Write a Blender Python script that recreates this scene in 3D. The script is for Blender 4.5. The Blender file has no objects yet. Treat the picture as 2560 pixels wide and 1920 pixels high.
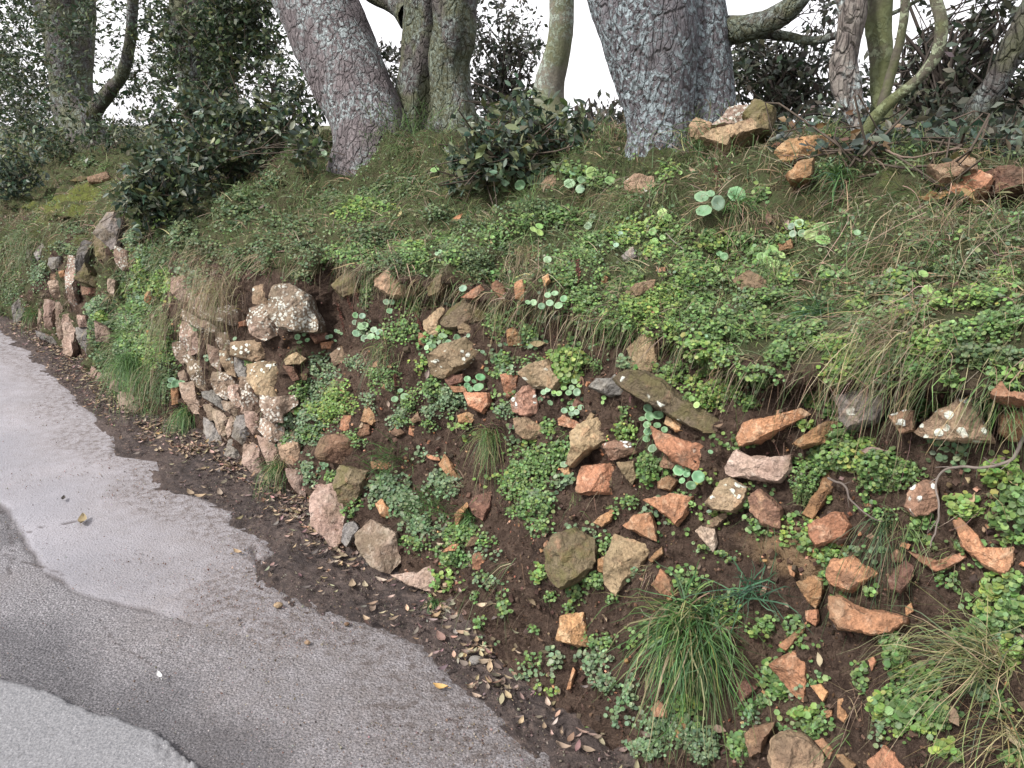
import bpy, bmesh, math, random
import numpy as np
from mathutils import Vector, Matrix
from mathutils.bvhtree import BVHTree
random.seed(7); RNG = np.random.default_rng(11)
SC = bpy.context.scene
# ------------------------------------------------------------------ camera
CAM_Z, PITCH, FOC = 1.6, math.radians(18.0), 804.0       # FOC in pixels of a 1024 wide picture
cam_d = bpy.data.cameras.new("Camera"); cam = bpy.data.objects.new("Camera", cam_d)
SC.collection.objects.link(cam); SC.camera = cam
cam.location = (0, 0, CAM_Z); cam.rotation_euler = (math.pi/2 - PITCH, 0, 0)
cam_d.sensor_width = 36.0; cam_d.lens = 36.0*FOC/1024.0; cam_d.clip_start = 0.05; cam_d.clip_end = 3000
# ------------------------------------------------------------------ world, sun, exposure
W = bpy.data.worlds.new("World"); SC.world = W; W.use_nodes = True
SUN_EL, SUN_AZ = math.radians(48), math.radians(-125)     # azimuth from +Y, positive to the right
nt = W.node_tree; nt.nodes.clear()
sky = nt.nodes.new("ShaderNodeTexSky"); sky.sky_type = 'NISHITA'; sky.sun_disc = False
sky.sun_elevation = SUN_EL; sky.sun_rotation = SUN_AZ; sky.dust_density = 6.0; sky.air_density = 1.0; sky.altitude = 20
hsv = nt.nodes.new("ShaderNodeHueSaturation"); hsv.inputs['Saturation'].default_value = 0.30; hsv.inputs['Value'].default_value = 1.0
mixw = nt.nodes.new("ShaderNodeMixRGB"); mixw.inputs[0].default_value = 0.60; mixw.inputs[2].default_value = (10.4, 10.2, 10.6, 1)
bg = nt.nodes.new("ShaderNodeBackground"); bg.inputs[1].default_value = 0.15
wo = nt.nodes.new("ShaderNodeOutputWorld")
nt.links.new(sky.outputs[0], hsv.inputs['Color']); nt.links.new(hsv.outputs[0], mixw.inputs[1])
nt.links.new(mixw.outputs[0], bg.inputs[0]); nt.links.new(bg.outputs[0], wo.inputs[0])
sl = bpy.data.lights.new("Sun", 'SUN'); sl.energy = 3.4; sl.angle = math.radians(6); sl.color = (1.0, 0.95, 0.88)
so = bpy.data.objects.new("Sun", sl); SC.collection.objects.link(so)
sd = Vector((math.sin(SUN_AZ)*math.cos(SUN_EL), math.cos(SUN_AZ)*math.cos(SUN_EL), math.sin(SUN_EL)))
so.rotation_euler = sd.to_track_quat('Z', 'Y').to_euler(); so.location = sd*30
SC.view_settings.view_transform = 'Standard'; SC.view_settings.look = 'None'; SC.view_settings.gamma = 1
SC.view_settings.exposure = 0.62
SC.cycles.max_bounces = 6; SC.cycles.diffuse_bounces = 3; SC.cycles.glossy_bounces = 2; SC.cycles.transmission_bounces = 3; SC.cycles.transparent_max_bounces = 4
# ------------------------------------------------------------------ helpers
R2 = math.sqrt(2)
CP, SP = math.cos(PITCH), math.sin(PITCH)
CROPS = {'F': (0, 0, 2560), 'A': (0, 0, 1000), 'B': (800, 0, 1000), 'C': (1560, 0, 1000), 'D': (300, 600, 800), 'E': (900, 600, 800),
         'G': (1500, 600, 1060), 'H': (700, 1000, 1000), 'I': (1560, 1170, 1000), 'L': (0, 450, 600), 'K': (0, 750, 800), 'M': (0, 1100, 1100)}
def P1(crop, x, y):                 # crop reading -> 1024x768 pixel
    x0, y0, w = CROPS[crop]; k = w/2212.0
    return (x0+x*k)*0.4, (y0+y*k)*0.4
def dirs(u, v):
    a = (np.asarray(u, float)-512)/FOC; d = (np.asarray(v, float)-384)/FOC
    return np.stack([a, CP-SP*d, -SP-CP*d], -1)
def ray(crop, x, y): return dirs(*P1(crop, x, y))
CAMP = np.array([0, 0, CAM_Z])
def on_ground(crop, x, y, z=0.0):
    r = ray(crop, x, y); t = (z-CAM_Z)/r[2]; return CAMP+r*t
def at_n(crop, x, y, n):            # point on the picture ray at distance n behind the road line
    r = ray(crop, x, y); t = n*R2/(r[0]+r[1]); return CAMP+r*t, t
def sn(p): return (p[..., 1]-p[..., 0])/R2, (p[..., 0]+p[..., 1])/R2
def xy(s, n): return (n-s)/R2, (n+s)/R2
NH = np.array([1/R2, 1/R2, 0.0]); SH = np.array([-1/R2, 1/R2, 0.0])
def norm(v): v = np.asarray(v, float); return v/np.maximum(1e-9, np.linalg.norm(v, axis=-1, keepdims=True))
def _h(ix, iy, iz, seed):
    n = (ix*73856093) ^ (iy*19349663) ^ (iz*83492791) ^ (seed*2654435)
    n = n & 0x7fffffff; n = (n ^ (n >> 13))*1274126177 & 0x7fffffff; n = (n ^ (n >> 16))
    return (n & 0xffff)/32767.5-1.0
def vnoise(p, seed=0):
    f = np.floor(p); i = f.astype(np.int64); w = p-f; w = w*w*(3-2*w); o = 0
    for dx in (0, 1):
        for dy in (0, 1):
            for dz in (0, 1):
                k = (w[..., 0] if dx else 1-w[..., 0])*(w[..., 1] if dy else 1-w[..., 1])*(w[..., 2] if dz else 1-w[..., 2])
                o = o+k*_h(i[..., 0]+dx, i[..., 1]+dy, i[..., 2]+dz, seed)
    return o
def fbm(p, freq, octv=4, seed=0, gain=0.5):
    o = 0; a = 1.0; p = np.asarray(p, float)*freq
    for k in range(octv): o = o+a*vnoise(p+17.3*k, seed+k); a *= gain; p = p*2.03
    return o
def smooth(x, a, b): t = np.clip((x-a)/(b-a), 0, 1); return t*t*(3-2*t)
COL = SC.collection
def mesh(name, V, faces, mat=None, parent=None, col=None, smooth_=True, attrs=None, origin=None, sharp=None):
    """faces: list of int arrays (M,k). One mesh object."""
    V = np.asarray(V, float)
    if origin is not None: V = V-np.asarray(origin)
    me = bpy.data.meshes.new(name); me.vertices.add(len(V)); me.vertices.foreach_set('co', V.astype(np.float32).ravel())
    fl = [np.asarray(f, np.int32) for f in faces if len(f)]
    me.loops.add(sum(f.size for f in fl)); me.loops.foreach_set('vertex_index', np.concatenate([f.ravel() for f in fl]))
    tot = np.concatenate([np.full(len(f), f.shape[1], np.int32) for f in fl])
    me.polygons.add(len(tot)); me.polygons.foreach_set('loop_start', np.concatenate([[0], np.cumsum(tot)[:-1]]).astype(np.int32))
    me.polygons.foreach_set('loop_total', tot); me.polygons.foreach_set('use_smooth', np.full(len(tot), smooth_))
    me.update(calc_edges=True)
    if col is not None:
        a = me.attributes.new('tint', 'FLOAT_COLOR', 'POINT'); c = np.ones((len(V), 4), np.float32); c[:, :3] = col; a.data.foreach_set('color', c.ravel())
    for k, v in (attrs or {}).items():
        a = me.attributes.new(k, 'FLOAT', 'POINT'); a.data.foreach_set('value', np.asarray(v, np.float32))
    if mat: me.materials.append(mat)
    if sharp: me.set_sharp_from_angle(angle=math.radians(sharp))
    o = bpy.data.objects.new(name, me); COL.objects.link(o)
    if origin is not None: o.location = Vector(origin)
    if parent is not None:
        o.parent = parent
        if origin is not None: o.location = Vector(origin)-parent.location
        else: o.location = -parent.location
    return o
def tag(o, label=None, cat=None, group=None, kind=None):
    if label: o['label'] = label
    if cat: o['category'] = cat
    if group: o['group'] = group
    if kind: o['kind'] = kind
    return o
def thing(name, label, cat, loc, group=None):
    o = bpy.data.objects.new(name, None); COL.objects.link(o); o.location = Vector(loc); o.empty_display_size = 0.1
    return tag(o, label, cat, group)
def grid_faces(nr, nc, wrap=False):
    i = np.arange(nr-1)[:, None]; j = np.arange(nc if wrap else nc-1)[None, :]; j2 = (j+1) % nc
    return np.stack([i*nc+j, i*nc+j2, (i+1)*nc+j2, (i+1)*nc+j], -1).reshape(-1, 4)
class Acc:                          # gathers pieces of one mesh
    def __init__(s): s.V = []; s.F = {}; s.C = []; s.n = 0
    def add(s, V, F, c=None):
        V = np.asarray(V, float).reshape(-1, 3)
        for f in F:
            f = np.asarray(f)
            if len(f): s.F.setdefault(f.shape[1], []).append(f+s.n)
        s.V.append(V); s.n += len(V)
        s.C.append(np.broadcast_to(np.array([1, 1, 1.]) if c is None else np.asarray(c, float), (len(V), 3)))
    def obj(s, name, mat, parent=None, origin=None, **k):
        return mesh(name, np.concatenate(s.V), [np.concatenate(f) for f in s.F.values()], mat, parent, np.concatenate(s.C), origin=origin, **k)
def frames(Z, spin):                # rotation matrices with local z = Z
    Z = norm(Z); up = np.where(np.abs(Z[:, 2:3]) < .95, np.array([[0, 0, 1.]]), np.array([[1., 0, 0]]))
    X = norm(np.cross(up, Z)); Y = np.cross(Z, X); c, s = np.cos(spin)[:, None], np.sin(spin)[:, None]
    X2 = X*c+Y*s; Y2 = -X*s+Y*c
    return np.stack([X2, Y2, Z], -1)
def stamp(acc, pv, pf, pos, M, sc, col):     # copies of a tiny leaf into one mesh
    N = len(pos); pv = np.asarray(pv, float); sc = np.asarray(sc, float)
    if sc.ndim == 1: sc = np.repeat(sc[:, None], 3, 1)
    V = np.einsum('nij,nkj->nki', M, pv[None]*sc[:, None, :])+np.asarray(pos)[:, None, :]
    off = (np.arange(N)*len(pv))[:, None, None]
    acc.add(V.reshape(-1, 3), [(np.asarray(f)[None]+off).reshape(-1, np.asarray(f).shape[1]) for f in pf], np.repeat(col, len(pv), 0))
def pick(cols, N, jit=.12):
    c = np.array(cols, float)[RNG.integers(0, len(cols), N)]
    return np.clip(c*(1+RNG.normal(0, jit, (N, 1)))*(1+RNG.normal(0, jit*.4, (N, 3))), .004, .9)
def tube(acc, pts, rad, sides=5, c=None, cap=True):
    pts = np.asarray(pts, float); rad = np.broadcast_to(np.asarray(rad, float), (len(pts),))
    T = norm(np.gradient(pts, axis=0)); ref = np.array([.3, .9, .2]); X = norm(np.cross(T, ref)); Y = np.cross(T, X)
    a = np.linspace(0, 2*np.pi, sides, endpoint=False)
    V = pts[:, None]+rad[:, None, None]*(X[:, None]*np.cos(a)[None, :, None]+Y[:, None]*np.sin(a)[None, :, None])
    acc.add(V.reshape(-1, 3), [grid_faces(len(pts), sides, True)], c)
def wander(p0, d, L, k=6, wob=.25, sag=0.0):
    p = np.array(p0, float); d = norm(d); out = [p.copy()]
    for i in range(k):
        d = norm(d+RNG.normal(0, wob, 3)/math.sqrt(k)+np.array([0, 0, -sag/k])); p = p+d*L/k; out.append(p.copy())
    return np.array(out)
def curve_pts(P, k):                # smooth resample of a polyline (rows may carry radius)
    P = np.asarray(P, float); n = len(P)
    if n == 2: t = np.linspace(0, 1, k)[:, None]; return P[0]*(1-t)+P[1]*t
    Q = np.vstack([2*P[0]-P[1], P, 2*P[-1]-P[-2]]); out = []
    for u in np.linspace(0, n-1-1e-6, k):
        i = int(u); t = u-i; a, b, c, d = Q[i:i+4]
        out.append(.5*((2*b)+(-a+c)*t+(2*a-5*b+4*c-d)*t*t+(-a+3*b-3*c+d)*t**3))
    return np.array(out)
# ------------------------------------------------------------------ materials
class NT:
    def __init__(s, name):
        s.m = bpy.data.materials.new(name); s.m.use_nodes = True; s.t = s.m.node_tree; s.t.nodes.clear()
        s.out = s.n('ShaderNodeOutputMaterial'); s.b = s.n('ShaderNodeBsdfPrincipled'); s.l(s.b.outputs[0], s.out.inputs[0])
    def n(s, ty, **k):
        o = s.t.nodes.new(ty)
        for a, v in k.items(): setattr(o, a, v)
        return o
    def l(s, a, b): s.t.links.new(a, b)
    def put(s, sock, v):
        if isinstance(v, bpy.types.NodeSocket): s.l(v, sock)
        elif v is not None: sock.default_value = (*v, 1) if isinstance(v, (tuple, list)) and len(v) == 3 and sock.type == 'RGBA' else v
    def noise(s, vec, scale, detail=4, rough=.55, dist=0.):
        o = s.n('ShaderNodeTexNoise'); s.put(o.inputs['Vector'], vec); o.inputs['Scale'].default_value = scale
        o.inputs['Detail'].default_value = detail; o.inputs['Roughness'].default_value = rough; o.inputs['Distortion'].default_value = dist
        return o.outputs['Fac']
    def vor(s, vec, scale, feat='F1', out='Distance', rnd=1.):
        o = s.n('ShaderNodeTexVoronoi', feature=feat); s.put(o.inputs['Vector'], vec); o.inputs['Scale'].default_value = scale
        o.inputs['Randomness'].default_value = rnd; return o.outputs[out]
    def ramp(s, f, a, b, lo=0., hi=1.):
        o = s.n('ShaderNodeMapRange'); o.interpolation_type = 'SMOOTHSTEP'; s.put(o.inputs[0], f)
        for i, v in zip((1, 2, 3, 4), (a, b, lo, hi)): o.inputs[i].default_value = v
        return o.outputs[0]
    def mix(s, f, a, b, mode='MIX'):
        o = s.n('ShaderNodeMixRGB', blend_type=mode); s.put(o.inputs[0], f); s.put(o.inputs[1], a); s.put(o.inputs[2], b); return o.outputs[0]
    def math(s, op, a, b=0.):
        o = s.n('ShaderNodeMath', operation=op); s.put(o.inputs[0], a); s.put(o.inputs[1], b); return o.outputs[0]
    def attr(s, name, out='Fac'): o = s.n('ShaderNodeAttribute'); o.attribute_name = name; return o.outputs[out]
    def co(s, out='Object', rnd=True, scale=(1, 1, 1)):
        o = s.n('ShaderNodeTexCoord').outputs[out]; mp = s.n('ShaderNodeMapping'); s.l(o, mp.inputs[0]); mp.inputs['Scale'].default_value = scale
        if rnd:
            r = s.n('ShaderNodeObjectInfo').outputs['Random']; k = s.math('MULTIPLY', r, 57.); s.l(k, mp.inputs['Location'])
        return mp.outputs[0]
    def rnd(s): return s.n('ShaderNodeObjectInfo').outputs['Random']
    def bump(s, h, strength=.5, dist=.01, prev=None):
        o = s.n('ShaderNodeBump'); s.put(o.inputs['Height'], h); o.inputs['Strength'].default_value = strength; o.inputs['Distance'].default_value = dist
        if prev is not None: s.l(prev, o.inputs['Normal'])
        return o.outputs[0]
    def done(s, col, rough=.9, nrm=None, spec=.3):
        s.put(s.b.inputs['Base Color'], col); s.put(s.b.inputs['Roughness'], rough); s.b.inputs['Specular IOR Level'].default_value = spec
        if nrm is not None: s.l(nrm, s.b.inputs['Normal'])
        return s.m
def stone_mat(name, c1, c2, c3, lichen=0, moss=0., lcol=(.52, .54, .47)):
    q = NT(name); v = q.co(); big = q.noise(v, 9, 4, .6); fine = q.noise(v, 90, 5, .65); mid = q.noise(v, 28, 5, .6, .6)
    c = q.mix(q.ramp(big, .36, .62), c1, c2); c = q.mix(q.ramp(mid, .52, .68), c, c3)
    gr = q.vor(v, 230, out='Color'); bw = q.n('ShaderNodeRGBToBW'); q.l(gr, bw.inputs[0]); c = q.mix(.22, c, bw.outputs[0], 'OVERLAY')
    c = q.mix(q.ramp(fine, .42, .66, .0, .6), c, q.mix(.6, c, (.02, .015, .012))); c = q.mix(q.ramp(q.noise(v, 42, 4, .7), .55, .7, 0, .4), c, q.mix(.5, c, (.5, .40, .30))); c = q.mix(q.ramp(q.noise(v, 6, 3), .50, .62, 0, .4), c, (.12, .095, .055))
    hsvn = q.n('ShaderNodeHueSaturation'); hsvn.inputs['Saturation'].default_value = .94; q.l(c, hsvn.inputs['Color']); q.l(q.ramp(q.rnd(), 0, 1, .64, 1.05), hsvn.inputs['Value'])
    q.l(q.ramp(q.math('FRACT', q.math('MULTIPLY', q.rnd(), 7.3)), 0, 1, .488, .51), hsvn.inputs['Hue']); c = hsvn.outputs[0]
    geo = q.n('ShaderNodeNewGeometry'); sep = q.n('ShaderNodeSeparateXYZ'); q.l(geo.outputs['Normal'], sep.inputs[0])
    if moss > 0:
        mk = q.math('MULTIPLY', q.ramp(q.noise(v, 14, 4), .42, .6), moss); c = q.mix(mk, c, (.085, .08, .028))
    # soil dust lying in patches
    c = q.mix(q.ramp(q.noise(v, 13, 5, .7), .52, .68, 0, .6), c, (.075, .05, .036))
    h = q.math('ADD', q.math('MULTIPLY', mid, 1.0), q.math('MULTIPLY', fine, .35))
    if lichen > 0:
        wv = q.n('ShaderNodeVectorMath', operation='ADD'); wn = q.n('ShaderNodeTexNoise'); q.l(v, wn.inputs['Vector']); wn.inputs['Scale'].default_value = 60
        sc = q.n('ShaderNodeVectorMath', operation='SCALE'); q.l(wn.outputs['Color'], sc.inputs[0]); sc.inputs['Scale'].default_value = .012
        q.l(v, wv.inputs[0]); q.l(sc.outputs[0], wv.inputs[1])
        vs = {1: 22, 2: 40, 3: 75}[lichen]; d = q.vor(wv.outputs[0], vs)
        cut = {1: .30, 2: .38, 3: .5}[lichen]
        m = q.ramp(d, cut, cut-.06)
        gate = q.ramp(q.noise(v, {1: 9, 2: 13, 3: 16}[lichen], 2), {1: .54, 2: .5, 3: .44}[lichen], {1: .58, 2: .56, 3: .54}[lichen])
        m = q.math('MULTIPLY', m, gate); m = q.math('MULTIPLY', m, q.ramp(fine, .25, .5, .55, 1))
        c = q.mix(m, c, lcol); h = q.math('ADD', h, q.math('MULTIPLY', m, .15))
    n = q.bump(h, 1., .018); return q.done(c, .88, n, .25)
MS = {
 'o': stone_mat('orange_granite', (.40, .20, .095), (.28, .14, .068), (.46, .29, .17)),
 'ol': stone_mat('orange_granite_lichen', (.30, .16, .10), (.22, .12, .08), (.36, .24, .16), 2),
 't': stone_mat('tan_granite', (.36, .255, .155), (.27, .185, .11), (.33, .20, .12), 0, .08),
 'tl': stone_mat('tan_granite_lichen', (.33, .235, .15), (.25, .175, .11), (.32, .20, .12), 2, .08),
 'm': stone_mat('mossy_granite', (.165, .13, .075), (.125, .10, .055), (.23, .14, .08), 0, .7),
 'ml': stone_mat('mossy_granite_white_lichen', (.16, .13, .075), (.125, .10, .06), (.21, .14, .085), 1, .55, (.60, .63, .56)),
 'g': stone_mat('grey_granite', (.25, .235, .22), (.18, .17, .165), (.31, .285, .26), 0, .1),
 'gl': stone_mat('grey_granite_lichen', (.22, .195, .18), (.16, .145, .135), (.26, .21, .17), 1, .2, (.60, .63, .56)),
 'p': stone_mat('pinkish_granite', (.36, .265, .21), (.27, .185, .14), (.43, .34, .28), 0, .1),
 'pl': stone_mat('pinkish_granite_lichen', (.36, .26, .20), (.28, .19, .14), (.43, .33, .26), 3, .05, (.47, .44, .39)),
 'pL': stone_mat('crusted_granite', (.34, .25, .19), (.27, .19, .14), (.39, .31, .24), 3, .1, (.46, .46, .41)),
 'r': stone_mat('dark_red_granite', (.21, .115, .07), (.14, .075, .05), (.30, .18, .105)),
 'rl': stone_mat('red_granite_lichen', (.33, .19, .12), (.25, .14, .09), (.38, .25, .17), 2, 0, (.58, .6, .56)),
}
def leaf_mat(name, rough=.55, trans=.25, spec=.35, gain=1.0):
    q = NT(name); c = q.attr('tint', 'Color'); v = q.co(rnd=False)
    c = q.mix(q.ramp(q.noise(v, 45, 3), .35, .65, 0, .35), c, q.mix(.5, c, (.02, .02, .01)))
    q.done(c, rough, None, spec); tr = q.n('ShaderNodeBsdfTranslucent'); q.l(c, tr.inputs[0]); mx = q.n('ShaderNodeMixShader'); mx.inputs[0].default_value = trans
    q.l(q.b.outputs[0], mx.inputs[1]); q.l(tr.outputs[0], mx.inputs[2]); q.l(mx.outputs[0], q.out.inputs[0]); return q.m
M_small = leaf_mat('creeper_leaf', .5, .3); M_grass = leaf_mat('grass_blade', .55, .3); M_gloss = leaf_mat('glossy_leaf', .42, .2, .4)
M_dead = leaf_mat('dead_leaf', .8, .12, .2); M_twig = leaf_mat('twig_bark', .9, .0, .15); M_penny = leaf_mat('fleshy_leaf', .45, .2, .4)
def soil_mat(name='bank_soil'):
    q = NT(name); v = q.co(rnd=False); a = q.noise(v, 4, 4); b = q.noise(v, 35, 6, .7); f = q.noise(v, 160, 5, .7); streak = q.noise(q.co(rnd=False, scale=(1, 1, .35)), 60, 5, .7, 1.2)
    c = q.mix(q.ramp(a, .35, .65), (.050, .033, .026), (.088, .060, .046)); c = q.mix(q.ramp(q.noise(v, 1.9, 5, .65), .50, .66, 0, .65), c, (.15, .105, .075)); c = q.mix(q.ramp(q.noise(v, 6, 5, .7), .55, .68, 0, .7), c, (.028, .02, .017)); c = q.mix(q.ramp(b, .40, .70, 0, .75), c, (.150, .105, .080))
    c = q.mix(q.ramp(f, .56, .74, 0, .7), c, (.22, .155, .12)); c = q.mix(q.ramp(streak, .5, .35, 0, .6), c, (.022, .013, .010))
    c = q.mix(q.attr('clay'), c, q.mix(q.ramp(b, .35, .65), (.22, .145, .085), (.30, .21, .13)))
    tf = q.mix(q.ramp(b, .4, .6), (.085, .082, .045), (.075, .105, .042)); c = q.mix(q.math('MULTIPLY', q.attr('turf'), .85), c, tf)
    c = q.mix(q.math('MULTIPLY', q.attr('mossy'), q.ramp(b, .3, .55)), c, (.15, .17, .04))
    h = q.math('ADD', b, q.math('MULTIPLY', f, .45)); h = q.math('ADD', h, q.math('MULTIPLY', streak, .5))
    return q.done(c, .95, q.bump(h, 1.0, .04), .12)
M_soil = soil_mat()
def chip_mat():
    q = NT('soil_crumb'); v = q.co(rnd=False); c = q.attr('tint', 'Color'); c = q.mix(q.ramp(q.noise(v, 120, 3), .4, .6, 0, .5), c, q.mix(.5, c, (.02, .015, .01)))
    return q.done(c, .95, None, .15)
M_chip = chip_mat()
# ------------------------------------------------------------------ the bank: profile swept along the road line, then roughened
def foot_n(s): return np.interp(s, [-4, .2, 1.1, 1.46, 1.75, 2.1, 2.5, 2.87, 3.37, 3.8, 4.2, 4.7, 5.5, 6.25, 7, 14], [1.30, 1.33, 1.42, 1.47, 1.505, 1.53, 1.515, 1.60, 1.64, 1.69, 1.63, 1.54, 1.62, 1.70, 1.72, 1.70])
PR = np.array([[0, -.12], [.0, 0], [.07, .18], [.15, .38], [.235, .58], [.31, .78], [.375, .93], [.43, .99], [.40, 1.045], [.47, 1.095],
               [.65, 1.18], [.95, 1.33], [1.3, 1.475], [1.75, 1.51], [2.4, 1.44], [4.0, .9], [8.0, -.6], [12, -2.0]])
PW = np.array([0, .03, .12, .22, .32, .42, .50, .545, .575, .605, .66, .74, .83, .88, .91, .94, .97, 1.])
PRW = PR.copy(); PRW[2:10, 0] = [.03, .06, .09, .12, .16, .24, .25, .34]; PRW[5:10, 1] = [.76, .88, .95, .99, 1.05]
def build_bank():
    sA = np.concatenate([np.linspace(-5, .0, 60, endpoint=False), np.linspace(.0, 4.6, 460, endpoint=False), np.linspace(4.6, 9, 200, endpoint=False), np.linspace(9, 22, 90)])
    wA = np.concatenate([np.linspace(0, .60, 170, endpoint=False), np.linspace(.60, .86, 90, endpoint=False), np.linspace(.86, 1, 30)])
    S, Wg = np.meshgrid(sA, wA, indexing='ij')
    wl = smooth(S, 3.08, 3.2)*(1-smooth(S, 4.35, 4.7))+.7*smooth(S, 5.3, 5.6)
    n1 = np.interp(Wg, PW, PR[:, 0]); z1 = np.interp(Wg, PW, PR[:, 1]); n2 = np.interp(Wg, PW, PRW[:, 0]); z2 = np.interp(Wg, PW, PRW[:, 1])
    dn = n1*(1-wl)+n2*wl; z = z1*(1-wl)+z2*wl
    z = z*(1-.10*smooth(S, 3.2, 8)*smooth(z, .3, 1.2)+.16*smooth(-S, -1.0, .4)*smooth(z, .3, 1.0)*(1-smooth(z,1.2,1.45)))
    n = foot_n(S)+dn
    # small soil shoulders: lip wobble along s
    lipk = np.exp(-((Wg-.578)/.028)**2)*(1-.6*wl); hol = np.exp(-((Wg-.53)/.03)**2)*(1-wl)
    wob = fbm(np.stack([S, S*0, S*0], -1), 2.3, 3, 5)
    n = n-lipk*(.045+.05*wob)+hol*(.03+.05*fbm(np.stack([S, S*0+3, S*0], -1), 3.1, 2, 9))
    x, y = xy(S, n); P = np.stack([x, y, z], -1)
    du = np.gradient(P, axis=1); ds = np.gradient(P, axis=0); N = norm(np.cross(ds, du)); N = np.where((N@(-NH)+N[..., 2])[..., None] < 0, -N, N)
    turf = np.maximum(smooth(Wg, .57-.05*wl, .60-.05*wl), smooth(S, 4.35, 4.7)*smooth(fbm(P, 5, 3, 66), -.5, .1)*.9)
    amp = smooth(Wg, .0, .06)
    rough = fbm(P, 3.2, 2, 1)*(.035+.05*turf)+fbm(P, 9, 2, 2)*(.024+.022*turf)+fbm(P, 26, 3, 3)*.020*(1-.4*turf)+fbm(P, 85, 2, 4)*.005
    P = P+N*(rough*amp)[..., None]
    cl, _ = at_n('F', 1735, 1215, 1.62); clay = np.exp(-(((P-cl)/np.array([.10, .16, .07]))**2).sum(-1)); clay = smooth(clay+.25*fbm(P, 20, 3, 8), .25, .6)*(P[..., 2] < 1)
    m1, _ = at_n('F', 170, 430, 2.3); mos = np.exp(-(((P-m1)/np.array([.8, .8, .3]))**2).sum(-1)); mos = smooth(mos+.6*fbm(P, 7, 4, 12), .4, 1.0)*turf*.8
    V = P.reshape(-1, 3); F = grid_faces(len(sA), len(wA))
    o = mesh('bank_earth', V, [F[:, ::-1]], M_soil, attrs={'turf': turf.ravel(), 'clay': clay.ravel(), 'mossy': mos.ravel()}); tag(o, kind='structure')
    return o, V, F, S.ravel(), Wg.ravel()
BANK, BV, BF, BS, BW = build_bank()
BVH = BVHTree.FromPolygons([tuple(v) for v in BV.tolist()], BF.tolist())
def cast(u, v):
    r = dirs(u, v); h = BVH.ray_cast(Vector(CAMP), Vector(r))
    if h[0] is None: return None, None
    N = np.array(h[1])
    if N @ r > 0: N = -N
    return np.array(h[0]), N
def bcast(crop, x, y): return cast(*P1(crop, x, y))
def down(x, y):
    h = BVH.ray_cast(Vector((x, y, 5)), Vector((0, 0, -1))); return h[0].z if h[0] else 0.
# ------------------------------------------------------------------ road
def road_mat():
    q = NT('asphalt'); v = q.co(rnd=False); f = q.noise(v, 150, 6, .75); a = q.noise(v, 2.2, 4); m = q.noise(v, 14, 5, .6); ag = q.vor(v, 120); spec = q.vor(v, 330, out='Color')
    sm = q.attr('smoothp'); slab = q.attr('slab'); dust = q.attr('dust'); damp = q.attr('damp'); crack = q.attr('crack')
    rough_c = q.mix(q.ramp(f, .38, .62), (.075, .073, .08), (.38, .365, .385)); rough_c = q.mix(q.ramp(ag, .25, .55, 0, .35), rough_c, (.08, .078, .082))
    smooth_c = q.mix(q.ramp(a, .35, .65), (.19, .188, .21), (.23, .225, .248)); smooth_c = q.mix(q.ramp(f, .46, .64, .0, .45), smooth_c, (.12, .115, .12))
    c = q.mix(sm, rough_c, smooth_c); slab_c = q.mix(q.ramp(f, .3, .7), (.09, .092, .10), (.225, .225, .235)); c = q.mix(slab, c, slab_c)
    dk = q.mix(q.ramp(m, .35, .6), (.255, .235, .24), (.185, .16, .152)); c = q.mix(q.math('MULTIPLY', dust, q.ramp(f, .35, .62, .25, .8)), c, dk)
    c = q.mix(q.math('MULTIPLY', damp, .62), c, q.mix(.78, c, (.025, .025, .03))); c = q.mix(crack, c, (.05, .04, .04)); spk = q.vor(v, 95); c = q.mix(q.math('MULTIPLY', q.ramp(spk, .17, .10, 0, .7), q.ramp(q.noise(v, 60, 2), .45, .6)), c, (.42, .41, .42)); c = q.mix(q.ramp(q.noise(v, 75, 3, .7), .60, .68, 0, .6), c, (.05, .048, .05))
    c = q.mix(q.math('MULTIPLY', q.ramp(q.noise(v, 30, 6, .8), .46, .60, 0, .75), q.ramp(dust, .66, .82)), c, (.075, .058, .052))
    h = q.math('ADD', q.math('MULTIPLY', f, 1.), q.math('MULTIPLY', ag, .6)); k = q.math('SUBTRACT', 1., q.math('MULTIPLY', q.math('MAXIMUM', sm, slab), .7))
    n = q.bump(q.math('MULTIPLY', h, k), 1., .010); return q.done(c, .85, n, .3)
def poly_w(crop, pts): return np.array([on_ground(crop, x, y)[:2] for x, y in pts])
def seg_dist(P, L):
    d = np.full(P.shape[:-1], 1e9)
    for a, b in zip(L[:-1], L[1:]):
        ab = b-a; t = np.clip(((P-a)@ab)/(ab@ab), 0, 1); d = np.minimum(d, np.linalg.norm(P-a-t[..., None]*ab, axis=-1))
    return d
def inside(P, L):
    c = np.zeros(P.shape[:-1], bool); n = len(L)
    for i in range(n):
        a, b = L[i], L[(i+1) % n]
        if a[1] == b[1]: continue
        c ^= ((a[1] > P[..., 1]) != (b[1] > P[..., 1])) & (P[..., 0] < (b[0]-a[0])*(P[..., 1]-a[1])/(b[1]-a[1])+a[0])
    return c
def sdf(P, L):
    d = seg_dist(P, np.vstack([L, L[:1]])); return np.where(inside(P, L), -d, d)
VB = poly_w('F', [(20, 745), (60, 760), (110, 815), (170, 870), (235, 930), (240, 985), (330, 1000), (350, 1050), (420, 1075), (500, 1110), (480, 1135), (560, 1170), (575, 1195), (550, 1235), (580, 1262), (650, 1300),
                  (720, 1335), (830, 1370), (900, 1410), (1000, 1500), (1090, 1560), (1190, 1650), (1260, 1740)])
vs, vn = sn(VB); od = np.argsort(vs); VS, VN = vs[od], vn[od]
def verge_n(s): return np.interp(s, VS, VN, left=VN[0]-.05, right=VN[-1]+.05)
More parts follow.
